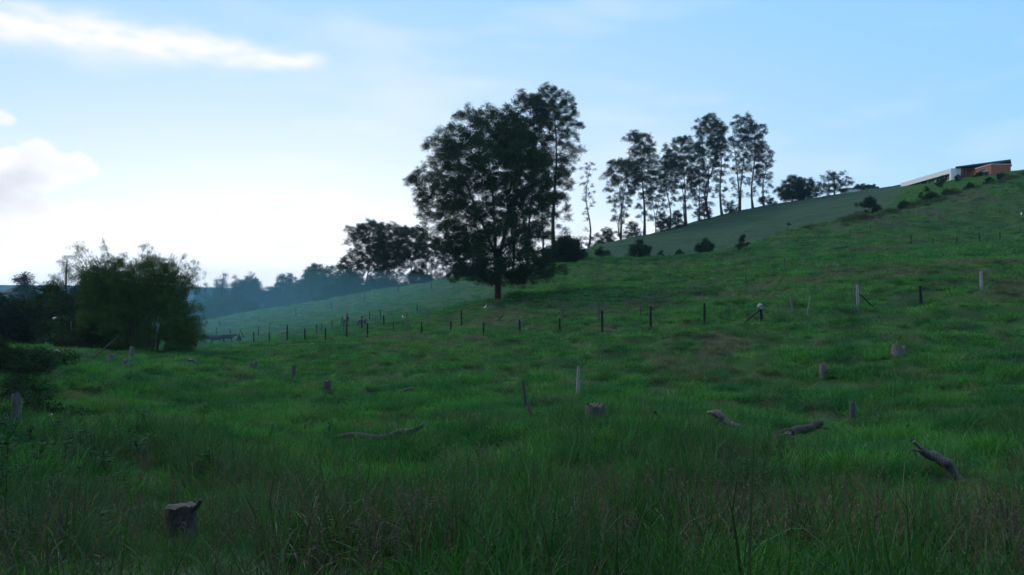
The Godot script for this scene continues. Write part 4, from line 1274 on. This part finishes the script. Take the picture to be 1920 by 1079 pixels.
# rough: how ragged the top is; flare: how far the roots spread
func stump(label: String, x: float, z: float, h: float, rad: float, sd: int, m: Material, ragged := 0.2, flare := 0.35, tilt := 0.0, group := "") -> Node3D:
	var r := RandomNumberGenerator.new()
	r.seed = sd
	var root := base("tree_stump", spot(x, z))
	root.rotation.z = tilt
	tag(root, label, "stump", group)
	var sides := 20
	var rings := 7
	begin()
	var top := []
	for s in sides:
		top.append(h * (1.0 + ragged * (bump.get_noise_2d(cos(TAU * s / sides) * 0.8, sin(TAU * s / sides) * 0.8 + sd * 9.0) * 1.5 + (r.randf() - 0.5) * 0.1)))
	for k in rings:
		var t := float(k) / (rings - 1)
		for s in sides:
			var a := TAU * s / sides
			var ridge := 1.0 + 0.13 * sin(s * 2.4 + sd) * (1.0 - 0.4 * t) + 0.16 * bump.get_noise_3d(s * 1.9, t * 2.0, sd * 5.0)
			var q := rad * ridge * (1.0 + flare * pow(1.0 - t, 2.5) * (1.0 + 0.5 * sin(a * 4.0 + sd)))
			V.append(Vector3(cos(a) * q, -0.25 + (top[s] + 0.25) * t, sin(a) * q))
			N.append(Vector3(cos(a), 0.15, sin(a)).normalized())
			var v := r.randf_range(0.6, 1.2)
			C.append(Color(v, v, v))
	for k in rings - 1:
		for s in sides:
			var p := k * sides
			var s2 := (s + 1) % sides
			for j in [p + s, p + sides + s2, p + sides + s, p + s, p + s2, p + sides + s2]: I.append(j)
	var rim := V.slice((rings - 1) * sides)
	part("bark", commit(m), root)
	begin()
	var mid := Vector3(rad * 0.1, h * (1.0 - ragged * 0.5), 0)
	for s in sides:
		var a: Vector3 = rim[s]
		var b: Vector3 = rim[(s + 1) % sides]
		var ia := mid.lerp(a, 0.55) + Vector3(0, (r.randf() - 0.6) * ragged * h * 0.4, 0)
		tri(a, b, mid, Color.WHITE * r.randf_range(0.7, 1.1))
	part("cut_face", commit(wood_cut), root)
	return root

func log_thing(called: String, label: String, category: String, pts: Array, radii: Array, sd: int, m: Material, rough := 0.2) -> Node3D:
	var at := spot(pts[0].x, pts[0].z)
	var root := base(called, at)
	tag(root, label, category)
	var fine := []
	var rs := []
	var n := pts.size()
	for i in n - 1:
		var steps := 8
		for k in steps:
			var t := float(k) / steps
			fine.append(pts[i].lerp(pts[i + 1], t)); rs.append(lerpf(radii[i], radii[i + 1], t))
	fine.append(pts[n - 1]); rs.append(radii[n - 1])
	var g0: float = ground(pts[0].x, pts[0].z)
	var g1: float = ground(pts[n - 1].x, pts[n - 1].z)
	for i in fine.size():
		var p: Vector3 = fine[i]
		fine[i] = Vector3(p.x, lerpf(g0, g1, float(i) / (fine.size() - 1)) + p.y, p.z) - at + Vector3(0, bump.get_noise_2d(i * 0.1, sd) * rs[i], bump.get_noise_2d(i * 0.1, sd + 50) * rs[i])
	begin()
	tube(fine, rs, 14, Color.WHITE, rough, true, sd)
	for q in V.size():
		C[q] = Color.WHITE * (0.75 + 0.5 * absf(bump.get_noise_3d(V[q].x * 9.0, V[q].y * 9.0, V[q].z * 9.0 + sd)))
	part("bark" if n > 2 else "shaft", commit(m), root)
	return root

func snag(root: Node3D, a: Vector3, b: Vector3, rad: float, m: Material, sd: int) -> void:
	part("broken_limb", bar_mesh(a, b, rad, sd, m), root)

func lay_wood() -> void:
	var front := stump("large dark mossy stump with a broken rim in the tall grass", -3.70, -9.0, 0.56, 0.16, 1, bark_rough, 0.06, 0.3)
	snag(front, Vector3(0.10, 0.46, 0.04), Vector3(0.25, 0.64, 0.04), 0.028, bark_rough, 9)
	var s := stump("wide grey stump with a ragged top near the pale post", 2.94, -28.5, 0.55, 0.30, 2, wood_grey, 0.30, 0.35)
	snag(s, Vector3(-0.2, 0.3, 0), Vector3(-0.24, 0.66, 0), 0.035, wood_grey, 3)
	stump("rounded grey stump in front of the barky log", 8.56, -25.5, 0.80, 0.27, 4, wood_grey, 0.18, 0.25)
	stump("reddish grey stump high on the grassy slope", 20.78, -43.25, 0.58, 0.33, 5, wood_pale, 0.25, 0.15)
	stump("small pale stump on the slope above the gnarled wood", 16.25, -42.0, 0.62, 0.16, 6, wood_pale, 0.3, 0.4)
	stump("tall grey stump with split fibres on the valley floor", -10.57, -46.0, 0.95, 0.20, 7, wood_grey, 0.15, 0.2)
	stump("narrow grey stump standing in the valley grass", -14.6, -53.75, 1.05, 0.13, 8, wood_grey, 0.12, 0.3)
	stump("low grey stump with spreading roots in the valley", -19.28, -60.0, 0.85, 0.26, 9, wood_grey, 0.2, 1.1)
	stump("tall pale stump standing out in front of the bamboo", -26.54, -55.25, 1.25, 0.21, 10, wood_pale, 0.1, 0.15)
	stump("thick pale stump at the shaded edge of the bamboo", -33.4, -67.0, 1.10, 0.26, 11, wood_pale, 0.1, 0.15)
	stump("slim pale stump close to the bamboo foot", -32.85, -69.5, 1.10, 0.17, 12, wood_pale, 0.1, 0.2)
	stump("tall bark-covered stump among the weeds of the bank", -16.93, -27.5, 1.15, 0.15, 13, wood_pale, 0.15, 0.15)
	stump("narrow grey slab-like stump above the barky log", 13.54, -32.0, 0.88, 0.11, 14, wood_grey, 0.2, 0.1)
	var dk := stump("dark broken stub leaning in the long grass", -1.71, -30.0, 0.52, 0.12, 15, bark_rough, 0.5, 0.5, -0.35)
	log_thing("fallen_log", "long thin grey log lying across the meadow grass", "log", [Vector3(-6.3, 0.44, -28.2), Vector3(-5.2, 0.42, -27.9), Vector3(-4.1, 0.38, -27.6), Vector3(-3.5, 0.44, -27.4), Vector3(-3.0, 0.56, -27.2)], [0.06, 0.13, 0.14, 0.11, 0.07], 21, wood_grey)
	var l2 := log_thing("fallen_log", "thick bark-covered log lying on the slope behind the rounded stump", "log", [Vector3(9.65, 0.36, -29.3), Vector3(10.25, 0.42, -29.5), Vector3(10.7, 0.38, -29.7), Vector3(11.2, 0.44, -29.9), Vector3(11.6, 0.46, -30.1)], [0.10, 0.14, 0.15, 0.15, 0.12], 22, bark_rough, 0.3)
	var l3 := log_thing("gnarled_wood", "pale gnarled piece of dead wood in the grass", "dead wood", [Vector3(7.65, 0.42, -30.6), Vector3(7.85, 0.36, -30.5), Vector3(8.15, 0.22, -30.3), Vector3(8.6, 0.12, -30.0)], [0.14, 0.15, 0.11, 0.07], 23, wood_pale, 0.35)
	snag(l2, Vector3(0.5, 0.35, 0.0), Vector3(0.62, 0.62, 0.05), 0.035, bark_rough, 12)
	snag(l2, Vector3(0.05, 0.3, 0.0), Vector3(-0.28, 0.22, 0.06), 0.05, wood_grey, 13)
	snag(l2, Vector3(1.85, 0.42, -0.7), Vector3(2.12, 0.52, -0.75), 0.06, wood_grey, 14)
	snag(l3, Vector3(0.0, 0.42, 0), Vector3(-0.2, 0.5, 0.05), 0.06, wood_white, 15)
	snag(l3, Vector3(0.1, 0.1, 0), Vector3(0.35, 0.22, 0.1), 0.05, wood_pale, 5)
	var l4 := log_thing("leaning_dead_log", "weathered dead log slanting out of the tall grass", "log", [Vector3(8.58, 0.80, -16.9), Vector3(8.86, 0.60, -16.85), Vector3(9.15, 0.30, -16.8), Vector3(9.4, 0.02, -16.75)], [0.06, 0.10, 0.09, 0.07], 24, wood_pale, 0.35)
	snag(l4, Vector3(0.02, 0.78, 0), Vector3(-0.16, 0.94, 0.03), 0.035, wood_pale, 16)
	snag(l4, Vector3(0.02, 0.74, 0.02), Vector3(-0.2, 0.76, 0.05), 0.03, wood_grey, 17)
	snag(l4, Vector3(0.48, -0.35, 0), Vector3(0.55, -0.10, -0.05), 0.035, wood_grey, 6)
	snag(l4, Vector3(0.30, -0.25, 0.05), Vector3(0.22, -0.62, 0.1), 0.04, wood_grey, 7)
	log_thing("wood_slab", "pale broken slab of wood lying on the turf", "dead wood", [Vector3(-6.1, 0.36, -45.0), Vector3(-5.8, 0.38, -45.0), Vector3(-5.5, 0.3, -44.9)], [0.07, 0.11, 0.05], 25, wood_pale, 0.4)
	log_thing("wood_scrap", "reddish pale scrap of wood in the valley grass", "dead wood", [Vector3(-24.8, 0.42, -61.5), Vector3(-24.4, 0.38, -61.4), Vector3(-24.0, 0.25, -61.3)], [0.10, 0.10, 0.05], 26, wood_pale, 0.4)
	log_thing("arched_branch", "bare pale branch arching over the weeds", "branch", [Vector3(-37.6, 0.0, -65.0), Vector3(-37.2, 0.75, -64.8), Vector3(-36.4, 0.95, -64.4), Vector3(-35.6, 0.65, -64.0), Vector3(-35.1, -0.05, -63.6)], [0.055, 0.065, 0.065, 0.055, 0.045], 27, wood_white, 0.15)
	log_thing("bent_branch", "long bare branch slanting up towards the bamboo", "branch", [Vector3(-31.0, -0.1, -58.5), Vector3(-30.9, 0.6, -58.6), Vector3(-30.3, 1.2, -58.8), Vector3(-29.5, 1.9, -59.0), Vector3(-29.0, 2.35, -59.2)], [0.06, 0.055, 0.045, 0.035, 0.02], 28, wood_grey, 0.15)

# ---------------------------------------------------------------- animals: one smooth skin over tapered bones
func skin(bones: Array, cell: float, blend: float, m: Material, paint := Color.WHITE, marks := []) -> ArrayMesh:
	var lo := Vector3(1e9, 1e9, 1e9)
	var hi := -lo
	for b in bones:
		for e in 2:
			var p: Vector3 = b[e]
			var q := Vector3.ONE * float(b[2 + e])
			lo = lo.min(p - q); hi = hi.max(p + q)
	lo -= Vector3.ONE * cell * 2.0
	hi += Vector3.ONE * cell * 2.0
	var nx := int((hi.x - lo.x) / cell) + 1
	var ny := int((hi.y - lo.y) / cell) + 1
	var nz := int((hi.z - lo.z) / cell) + 1
	var f := PackedFloat32Array()
	f.resize(nx * ny * nz)
	f.fill(1.0)
	for b in bones:
		var a: Vector3 = b[0]
		var d: Vector3 = b[1] - b[0]
		var ll := maxf(d.length_squared(), 1e-9)
		var r0: float = b[2]
		var r1: float = b[3]
		var reach := Vector3.ONE * (maxf(r0, r1) + blend * 2.0 + cell * 2.0)
		var i0 := Vector3i(((a.min(b[1]) - reach - lo) / cell).floor()).clamp(Vector3i.ZERO, Vector3i(nx - 1, ny - 1, nz - 1))
		var i1 := Vector3i(((a.max(b[1]) + reach - lo) / cell).ceil()).clamp(Vector3i.ZERO, Vector3i(nx - 1, ny - 1, nz - 1))
		for z in range(i0.z, i1.z + 1):
			for y in range(i0.y, i1.y + 1):
				for x in range(i0.x, i1.x + 1):
					var p := lo + Vector3(x, y, z) * cell
					var t := clampf((p - a).dot(d) / ll, 0.0, 1.0)
					var v := (p - a - d * t).length() - lerpf(r0, r1, t)
					var k := (z * ny + y) * nx + x
					var o := f[k]
					var hh := maxf(blend - absf(o - v), 0.0) / blend
					f[k] = minf(o, v) - hh * hh * blend * 0.25
	begin()
	var at := {}
	var steps := [1, nx, nx * ny]
	for z in nz - 1:
		for y in ny - 1:
			for x in nx - 1:
				var k := (z * ny + y) * nx + x
				var inside := 0
				var sum := Vector3.ZERO
				var cnt := 0
				for e in 8:
					if f[k + (e & 1) + (nx if e & 2 else 0) + (nx * ny if e & 4 else 0)] < 0.0: inside += 1
				if inside == 0 or inside == 8: continue
				for ax in 3:
					for e in 4:
						var c0 := Vector3.ZERO
						c0[(ax + 1) % 3] = e & 1
						c0[(ax + 2) % 3] = e >> 1
						var k0: int = k + int(c0.x) + int(c0.y) * nx + int(c0.z) * nx * ny
						var v0 := f[k0]
						var v1 := f[k0 + steps[ax]]
						if (v0 < 0.0) != (v1 < 0.0):
							c0[ax] = v0 / (v0 - v1)
							sum += c0; cnt += 1
				var gr := Vector3(f[k + 1] - f[k], f[k + nx] - f[k], f[k + nx * ny] - f[k])
				at[k] = V.size()
				var pos := lo + (Vector3(x, y, z) + sum / cnt) * cell
				V.append(pos); N.append(gr.normalized())
				var col := paint
				for mk in marks:
					if pos.distance_to(mk[0]) < mk[1]: col = mk[2]
				C.append(col)
	for k in at:
		for ax in 3:
			if (f[k] < 0.0) == (f[k + steps[ax]] < 0.0): continue
			var s1: int = steps[(ax + 1) % 3]
			var s2: int = steps[(ax + 2) % 3]
			if not (at.has(k - s1) and at.has(k - s2) and at.has(k - s1 - s2)): continue
			var order := [k, k - s1, k - s1 - s2, k, k - s1 - s2, k - s2]
			if f[k] < 0.0: order = [k, k - s1 - s2, k - s1, k, k - s2, k - s1 - s2]
			for j in order: I.append(at[j])
	return commit(m)

func mirrored(bones: Array) -> Array:
	var out := []
	for b in bones:
		out.append(b)
		if absf(b[0].z) > 0.01 or absf(b[1].z) > 0.01:
			out.append([b[0] * Vector3(1, 1, -1), b[1] * Vector3(1, 1, -1), b[2], b[3]])
	return out

func cow_bones(graze: bool) -> Array:
	var b := [[Vector3(-0.68, 0.96, 0), Vector3(0.5, 0.94, 0), 0.31, 0.33], [Vector3(-0.3, 0.82, 0), Vector3(0.35, 0.82, 0), 0.30, 0.31], [Vector3(0.5, 0.9, 0), Vector3(0.7, 0.95, 0), 0.30, 0.24],
		[Vector3(0.52, 0.75, 0.17), Vector3(0.55, 0.42, 0.17), 0.12, 0.065], [Vector3(0.55, 0.42, 0.17), Vector3(0.54, 0.02, 0.17), 0.06, 0.055],
		[Vector3(-0.66, 0.88, 0.15), Vector3(-0.56, 0.62, 0.18), 0.2, 0.12], [Vector3(-0.56, 0.62, 0.18), Vector3(-0.74, 0.42, 0.18), 0.1, 0.06], [Vector3(-0.74, 0.42, 0.18), Vector3(-0.70, 0.02, 0.18), 0.058, 0.055],
		[Vector3(-0.95, 1.12, 0), Vector3(-1.03, 0.5, 0), 0.035, 0.03]]
	if graze:
		b += [[Vector3(0.7, 1.0, 0), Vector3(1.08, 0.58, 0), 0.2, 0.13], [Vector3(1.08, 0.58, 0), Vector3(1.26, 0.16, 0), 0.13, 0.08], [Vector3(1.05, 0.66, 0.09), Vector3(1.0, 0.66, 0.24), 0.04, 0.03]]
	else:
		b += [[Vector3(0.68, 1.02, 0), Vector3(1.02, 1.2, 0), 0.21, 0.14], [Vector3(1.02, 1.2, 0), Vector3(1.38, 1.02, 0), 0.14, 0.085], [Vector3(1.05, 1.28, 0.09), Vector3(1.02, 1.28, 0.26), 0.04, 0.03]]
	return mirrored(b)

func horse_bones(graze: bool) -> Array:
	var b := [[Vector3(-0.62, 1.14, 0), Vector3(0.48, 1.12, 0), 0.29, 0.29], [Vector3(-0.2, 1.02, 0), Vector3(0.3, 1.02, 0), 0.25, 0.26], [Vector3(0.48, 1.1, 0), Vector3(0.66, 1.16, 0), 0.28, 0.22],
		[Vector3(0.52, 0.9, 0.15), Vector3(0.55, 0.5, 0.15), 0.11, 0.06], [Vector3(0.55, 0.5, 0.15), Vector3(0.54, 0.02, 0.15), 0.055, 0.055],
		[Vector3(-0.62, 1.05, 0.13), Vector3(-0.5, 0.74, 0.16), 0.2, 0.12], [Vector3(-0.5, 0.74, 0.16), Vector3(-0.72, 0.5, 0.16), 0.1, 0.06], [Vector3(-0.72, 0.5, 0.16), Vector3(-0.68, 0.02, 0.16), 0.056, 0.055],
		[Vector3(-0.9, 1.25, 0), Vector3(-1.0, 0.55, 0), 0.06, 0.05]]
	if graze:
		b += [[Vector3(0.68, 1.18, 0), Vector3(1.08, 0.68, 0), 0.2, 0.12], [Vector3(1.08, 0.66, 0), Vector3(1.22, 0.22, 0), 0.12, 0.075], [Vector3(1.06, 0.78, 0.05), Vector3(1.14, 0.84, 0.08), 0.035, 0.025]]
	else:
		b += [[Vector3(0.66, 1.2, 0), Vector3(0.92, 1.68, 0), 0.21, 0.13], [Vector3(0.92, 1.7, 0), Vector3(1.24, 1.42, 0), 0.125, 0.075], [Vector3(0.9, 1.78, 0.05), Vector3(0.9, 1.94, 0.08), 0.04, 0.025]]
	return mirrored(b)

func add_animals() -> void:
	var hide := mat(Color.WHITE, 0.7, true)
	var black := Color(0.012, 0.011, 0.012)
	var stand := skin(cow_bones(false), 0.055, 0.09, hide, black)
	var starred := skin(cow_bones(false), 0.055, 0.09, hide, black, [[Vector3(1.36, 1.06, 0), 0.12, Color(0.5, 0.48, 0.46)]])
	var graze := skin(cow_bones(true), 0.055, 0.09, hide, black)
	for c in [[-47.6, -126.0, 2.9, graze, "black cow with its head down, standing closest to the pale post", 1.0], [-46.1, -125.2, 0.35, graze, "black cow crowding against the grazing cow by the pale post", 1.0], [-44.4, -125.6, 0.15, stand, "black cow seen side-on in the middle of the herd", 1.0],
			[-42.3, -124.4, -1.5, starred, "black cow facing out with a white spot on its face", 0.85], [-64.6, -165.0, 0.1, stand, "dark cow in the shade behind the herd by the bamboo", 1.15]]:
		var o := part("cow", c[3])
		o.position = spot(c[0], c[1], -0.02)
		o.rotation.y = c[2]
		o.scale = Vector3.ONE * c[5]
		tag(o, c[4], "cow", "dark cattle by the bamboo")
	var h1 := part("horse", skin(horse_bones(false), 0.05, 0.08, hide, Color(0.10, 0.062, 0.045), [[Vector3(0.62, 1.0, 0.2), 0.22, Color(0.30, 0.24, 0.2)]]))
	h1.position = spot(-23.2, -112.5, -0.02)
	h1.rotation.y = -1.25
	tag(h1, "brown horse facing the fence with its head raised", "horse")
	var h2 := part("horse", skin(horse_bones(true), 0.05, 0.08, hide, Color(0.085, 0.07, 0.075)))
	h2.position = spot(-20.4, -109.5, -0.02)
	h2.rotation.y = 2.45
	h2.scale = Vector3.ONE * 0.85
	tag(h2, "greyish horse grazing with its head down beside the brown horse", "horse")
	var plume := mat(lin(0.75, 0.75, 0.74), 0.8)
	var bird := skin([[Vector3(-0.12, 0.3, 0), Vector3(0.08, 0.34, 0), 0.06, 0.08], [Vector3(-0.12, 0.29, 0), Vector3(-0.26, 0.24, 0), 0.05, 0.02], [Vector3(0.1, 0.37, 0), Vector3(0.15, 0.50, 0), 0.04, 0.025], [Vector3(0.15, 0.50, 0), Vector3(0.14, 0.56, 0), 0.025, 0.03],
		[Vector3(0.14, 0.57, 0), Vector3(0.24, 0.55, 0), 0.032, 0.012], [Vector3(0.0, 0.3, 0.03), Vector3(0.0, 0.0, 0.035), 0.016, 0.014], [Vector3(0.0, 0.3, -0.03), Vector3(0.02, 0.0, -0.035), 0.016, 0.014]], 0.022, 0.03, plume)
	for e in [[-3.35, -99.0, 0.6, 1.2, "white egret standing in the grass below the big tree"], [-15.2, -112.0, 2.2, 1.0, "small white egret in the pasture near the horses"], [92.1, -145.0, 1.0, 1.5, "white egret high on the grassy hill"]]:
		var o := part("egret", bird)
		o.position = spot(e[0], e[1], 0.1)
		o.rotation.y = e[2]
		o.scale = Vector3.ONE * e[3]
		tag(o, e[4], "bird")

# ---------------------------------------------------------------- buildings and small things
func block(called: String, lo: Vector3, hi: Vector3, m: Material, parent: Node3D) -> MeshInstance3D:
	begin()
	box(lo, hi)
	return part(called, commit(m), parent)

func add_house() -> void:
	var white := mat(lin(0.78, 0.78, 0.77), 0.85, false, grain(41, 128, 5.0, 5.0, 0.88, 1.0), 0.3)
	var brick := mat(lin(0.36, 0.13, 0.085), 0.9, false, grain(42, 128, 7.0, 7.0, 0.75, 1.0), 0.4)
	var roofing := mat(lin(0.06, 0.065, 0.085), 0.6, false, grain(43, 64, 4.0, 4.0, 0.8, 1.0), 0.3)
	var glass := mat(lin(0.02, 0.025, 0.035), 0.08, false, null, 1.0, 0.6)
	var frame := mat(lin(0.05, 0.05, 0.06), 0.5)
	var o := Vector3(112.5, 30.0, -205.0)
	var h := base("house", o)
	tag(h, "modern white and terracotta house with a dark sloping roof on the hilltop", "house")
	# the long white wing runs back from the front; its side looks over the dry field
	var wing := block("white_wing", Vector3(1.2, -2.2, -26.0), Vector3(8.9, 3.0, -4.1), white, h)
	block("plinth", Vector3(-0.05, -2.2, -26.0), Vector3(1.2, 0.55, -0.55), white, h)
	block("fascia", Vector3(-0.35, 2.05, -26.3), Vector3(2.25, 3.25, 0.25), white, h)
	block("pier", Vector3(-0.30, -1.0, -0.55), Vector3(2.15, 2.05, 0.2), white, h)
	for k in 6:
		var z := -25.5 + k * 4.15
		var wd := block("window", Vector3(0.96, 0.6, z), Vector3(1.195, 2.0, z + 3.95), glass, h)
		block("frame", Vector3(0.82, 0.6, z + 1.93), Vector3(0.95, 2.0, z + 2.02), frame, wd)
		if k: block("mullion_post", Vector3(0.55, 0.55, z - 0.25), Vector3(0.85, 2.05, z + 0.05), white, h)
	block("terracotta_wall", Vector3(2.26, -1.5, -4.0), Vector3(9.0, 3.42, -0.1), brick, h)
	var blk := block("terracotta_block", Vector3(4.1, -2.0, 3.4), Vector3(8.9, 2.62, 10.0), brick, h)
	block("coping", Vector3(4.0, 2.62, 3.3), Vector3(9.0, 2.74, 10.1), white, blk)
	block("block_link", Vector3(4.3, -2.0, -0.1), Vector3(8.7, 2.5, 3.4), brick, h)
	var w2 := block("window", Vector3(4.03, 0.0, 5.2), Vector3(4.12, 1.85, 9.0), glass, h)
	block("frame", Vector3(3.97, 1.3, 5.2), Vector3(4.03, 1.42, 9.0), mat(lin(0.3, 0.3, 0.31), 0.5), w2)
	block("frame", Vector3(3.98, 0.0, 7.5), Vector3(4.03, 1.3, 7.62), frame, w2)
	begin()
	var plan := [Vector2(0.6, 0.6), Vector2(10.0, 8.2), Vector2(16.0, -1.0), Vector2(7.0, -10.0)]
	prism(plan, [3.35, 3.75, 3.9, 3.35], [3.65, 4.2, 4.3, 3.6])
	part("roof", commit(roofing), h)
	block("upper_wall", Vector3(7.6, 2.4, -4.2), Vector3(9.6, 3.6, 2.9), roofing, h)
	block("garden_wall", Vector3(9.2, -1.0, -3.0), Vector3(26.0, 2.8, -2.4), white, h)
	begin()
	tube([Vector3(6.0, 3.4, -1.0), Vector3(6.0, 4.9, -1.0)], [0.03, 0.025], 5, Color.WHITE)
	part("antenna", commit(frame), h)
	# a low dark roof showing over the crest
	var s := base("outbuilding", Vector3(105.5, ground(107, -251), -251.0))
	tag(s, "low outbuilding with a dark roof showing over the hill crest", "building")
	block("wall", Vector3(-1.5, -2.0, -3.0), Vector3(8.0, 1.0, 1.5), white, s)
	begin()
	prism([Vector2(-2.6, 2.0), Vector2(8.6, 2.0), Vector2(8.6, -3.5), Vector2(-2.6, -3.5)], [0.8, 1.0, 1.0, 0.8], [0.95, 1.55, 1.55, 0.95])
	part("roof", commit(roofing), s)
	# hut with a pyramid roof among the valley trees
	var at := Vector3(-81.0, ground(-81, -130), -130.0)
	var g := base("hut", at)
	tag(g, "small hut with a grey pyramid roof among the dark trees", "hut")
	var top := 1.75 - at.y
	block("wall", Vector3(-1.6, -0.3, -1.6), Vector3(1.6, top - 1.6, 1.6), mat(lin(0.12, 0.10, 0.09), 0.9), g)
	begin()
	var e := top - 1.65
	for k in 4:
		var c := [Vector3(-2.3, e, -2.3), Vector3(2.3, e, -2.3), Vector3(2.3, e, 2.3), Vector3(-2.3, e, 2.3)]
		tri(c[k], Vector3(0, top, 0), c[(k + 1) % 4], Color.WHITE)
	quad(Vector3(-2.3, e, -2.3), Vector3(2.3, e, -2.3), Vector3(2.3, e, 2.3), Vector3(-2.3, e, 2.3), Color.WHITE)
	part("roof", commit(mat(lin(0.20, 0.19, 0.17), 0.9, false, grain(44, 64, 5.0, 5.0, 0.7, 1.0), 0.6)), g)

func add_small_things() -> void:
	# coil of pale rope hung on the braced post
	var post := spot(17.72, -57.0)
	var coil := base("rope_coil", post + Vector3(-0.16, 1.42, 0.14))
	tag(coil, "coil of pale pinkish rope hung on top of the braced fence post", "rope coil")
	var rope := mat(lin(0.55, 0.46, 0.46), 0.9, false, grain(51, 64, 6.0, 6.0, 0.7, 1.0), 4.0)
	for k in 7:
		var pts := []
		var rs := []
		for j in 21:
			var a := TAU * j / 20.0
			var q := 0.20 - 0.022 * absf(k - 3.0) + 0.012 * sin(a * 3.0 + k)
			pts.append(Vector3(cos(a) * q, sin(a) * q, (k - 3.0) * 0.035 + 0.01 * sin(a * 2.0 + k * 2.0)).rotated(Vector3.UP, 0.35).rotated(Vector3.RIGHT, 0.2))
			rs.append(0.028)
		begin()
		tube(pts, rs, 6, Color.WHITE, 0.0, false)
		part("turn", commit(rope), coil)
	begin()
	for k in 5:
		var pts := []
		for j in 13:
			var a := TAU * j / 12.0
			var q := 0.03 + 0.03 * k
			pts.append(Vector3(cos(a) * q, sin(a) * q, 0.02 + 0.01 * k).rotated(Vector3.UP, 0.35).rotated(Vector3.RIGHT, 0.2))
		var rs := []
		rs.resize(13)
		rs.fill(0.026)
		tube(pts, rs, 5, Color.WHITE, 0.0, false)
	part("inner_turns", commit(rope), coil)
	# crumpled bag
	var r := RandomNumberGenerator.new()
	r.seed = 8
	var bag_bones := []
	for k in 12:
		var p := Vector3(r.randfn() * 0.16, 0.08 + absf(r.randfn()) * 0.07, r.randfn() * 0.12)
		bag_bones.append([p, p + Vector3(r.randfn(), r.randfn(), r.randfn()) * 0.07, 0.03, 0.06])
	var bag := part("plastic_bag", skin(bag_bones, 0.02, 0.02, mat(lin(0.30, 0.40, 0.42), 0.5)))
	bag.position = spot(-18.2, -31.25, 0.22)
	bag.scale = Vector3.ONE * 0.7
	tag(bag, "crumpled pale plastic bag lying in the weeds", "bag")
	# two poles with a slack cable between them, by the bush
	var pole := base("utility_pole", spot(-45.2, -80.5))
	tag(pole, "dark pole with a small lamp arm in front of the green bush", "pole")
	begin()
	tube([Vector3(0, -0.4, 0), Vector3(0.02, 1.6, 0), Vector3(0, 3.4, 0)], [0.085, 0.075, 0.065], 8, Color.WHITE)
	part("shaft", commit(wood_dark), pole)
	begin()
	tube([Vector3(0, 3.2, 0), Vector3(-0.28, 3.36, 0), Vector3(-0.55, 3.3, 0)], [0.03, 0.028, 0.025], 6, Color.WHITE)
	part("arm", commit(wood_grey), pole)
	part("lamp_head", skin([[Vector3(-0.52, 3.28, 0), Vector3(-0.72, 3.2, 0), 0.08, 0.11]], 0.03, 0.02, mat(lin(0.35, 0.5, 0.52), 0.3)), pole)
	var wp := base("utility_pole", spot(-44.0, -80.2))
	tag(wp, "whitish pole beside the reddish shrub", "pole")
	begin()
	tube([Vector3(0, -0.4, 0), Vector3(0.01, 1.4, 0), Vector3(0, 2.8, 0)], [0.075, 0.07, 0.06], 8, Color.WHITE)
	part("shaft", commit(wood_pale), wp)
	begin()
	var a := spot(-45.2, -80.5) + Vector3(0, 2.55, 0)
	var b := spot(-44.0, -80.2) + Vector3(0, 2.75, 0)
	var pts := []
	var rs := []
	for k in 9:
		var t := k / 8.0
		pts.append(a.lerp(b, t) - Vector3(0, 0.22 * sin(t * PI), 0) - a)
		rs.append(0.016)
	tube(pts, rs, 5, Color.WHITE, 0.0, false)
	var cable := part("slack_cable", commit(wood_grey))
	cable.position = a
	tag(cable, "slack cable strung between the dark pole and the whitish pole", "cable")
	# a drum by the wood's edge
	var drum := base("drum", spot(-48.0, -83.0))
	tag(drum, "small bluish drum standing at the edge of the wood", "drum")
	begin()
	tube([Vector3(0, -0.05, 0), Vector3(0, 0.25, 0), Vector3(0, 0.27, 0), Vector3(0, 0.5, 0), Vector3(0, 0.52, 0), Vector3(0, 0.72, 0)], [0.2, 0.2, 0.21, 0.21, 0.2, 0.2], 14, Color.WHITE)
	part("barrel", commit(mat(lin(0.14, 0.17, 0.26), 0.5)), drum)
	begin()
	tube([Vector3(0, 0.70, 0), Vector3(0, 0.75, 0)], [0.22, 0.21], 14, Color.WHITE)
	part("lid", commit(mat(lin(0.2, 0.22, 0.28), 0.5)), drum)
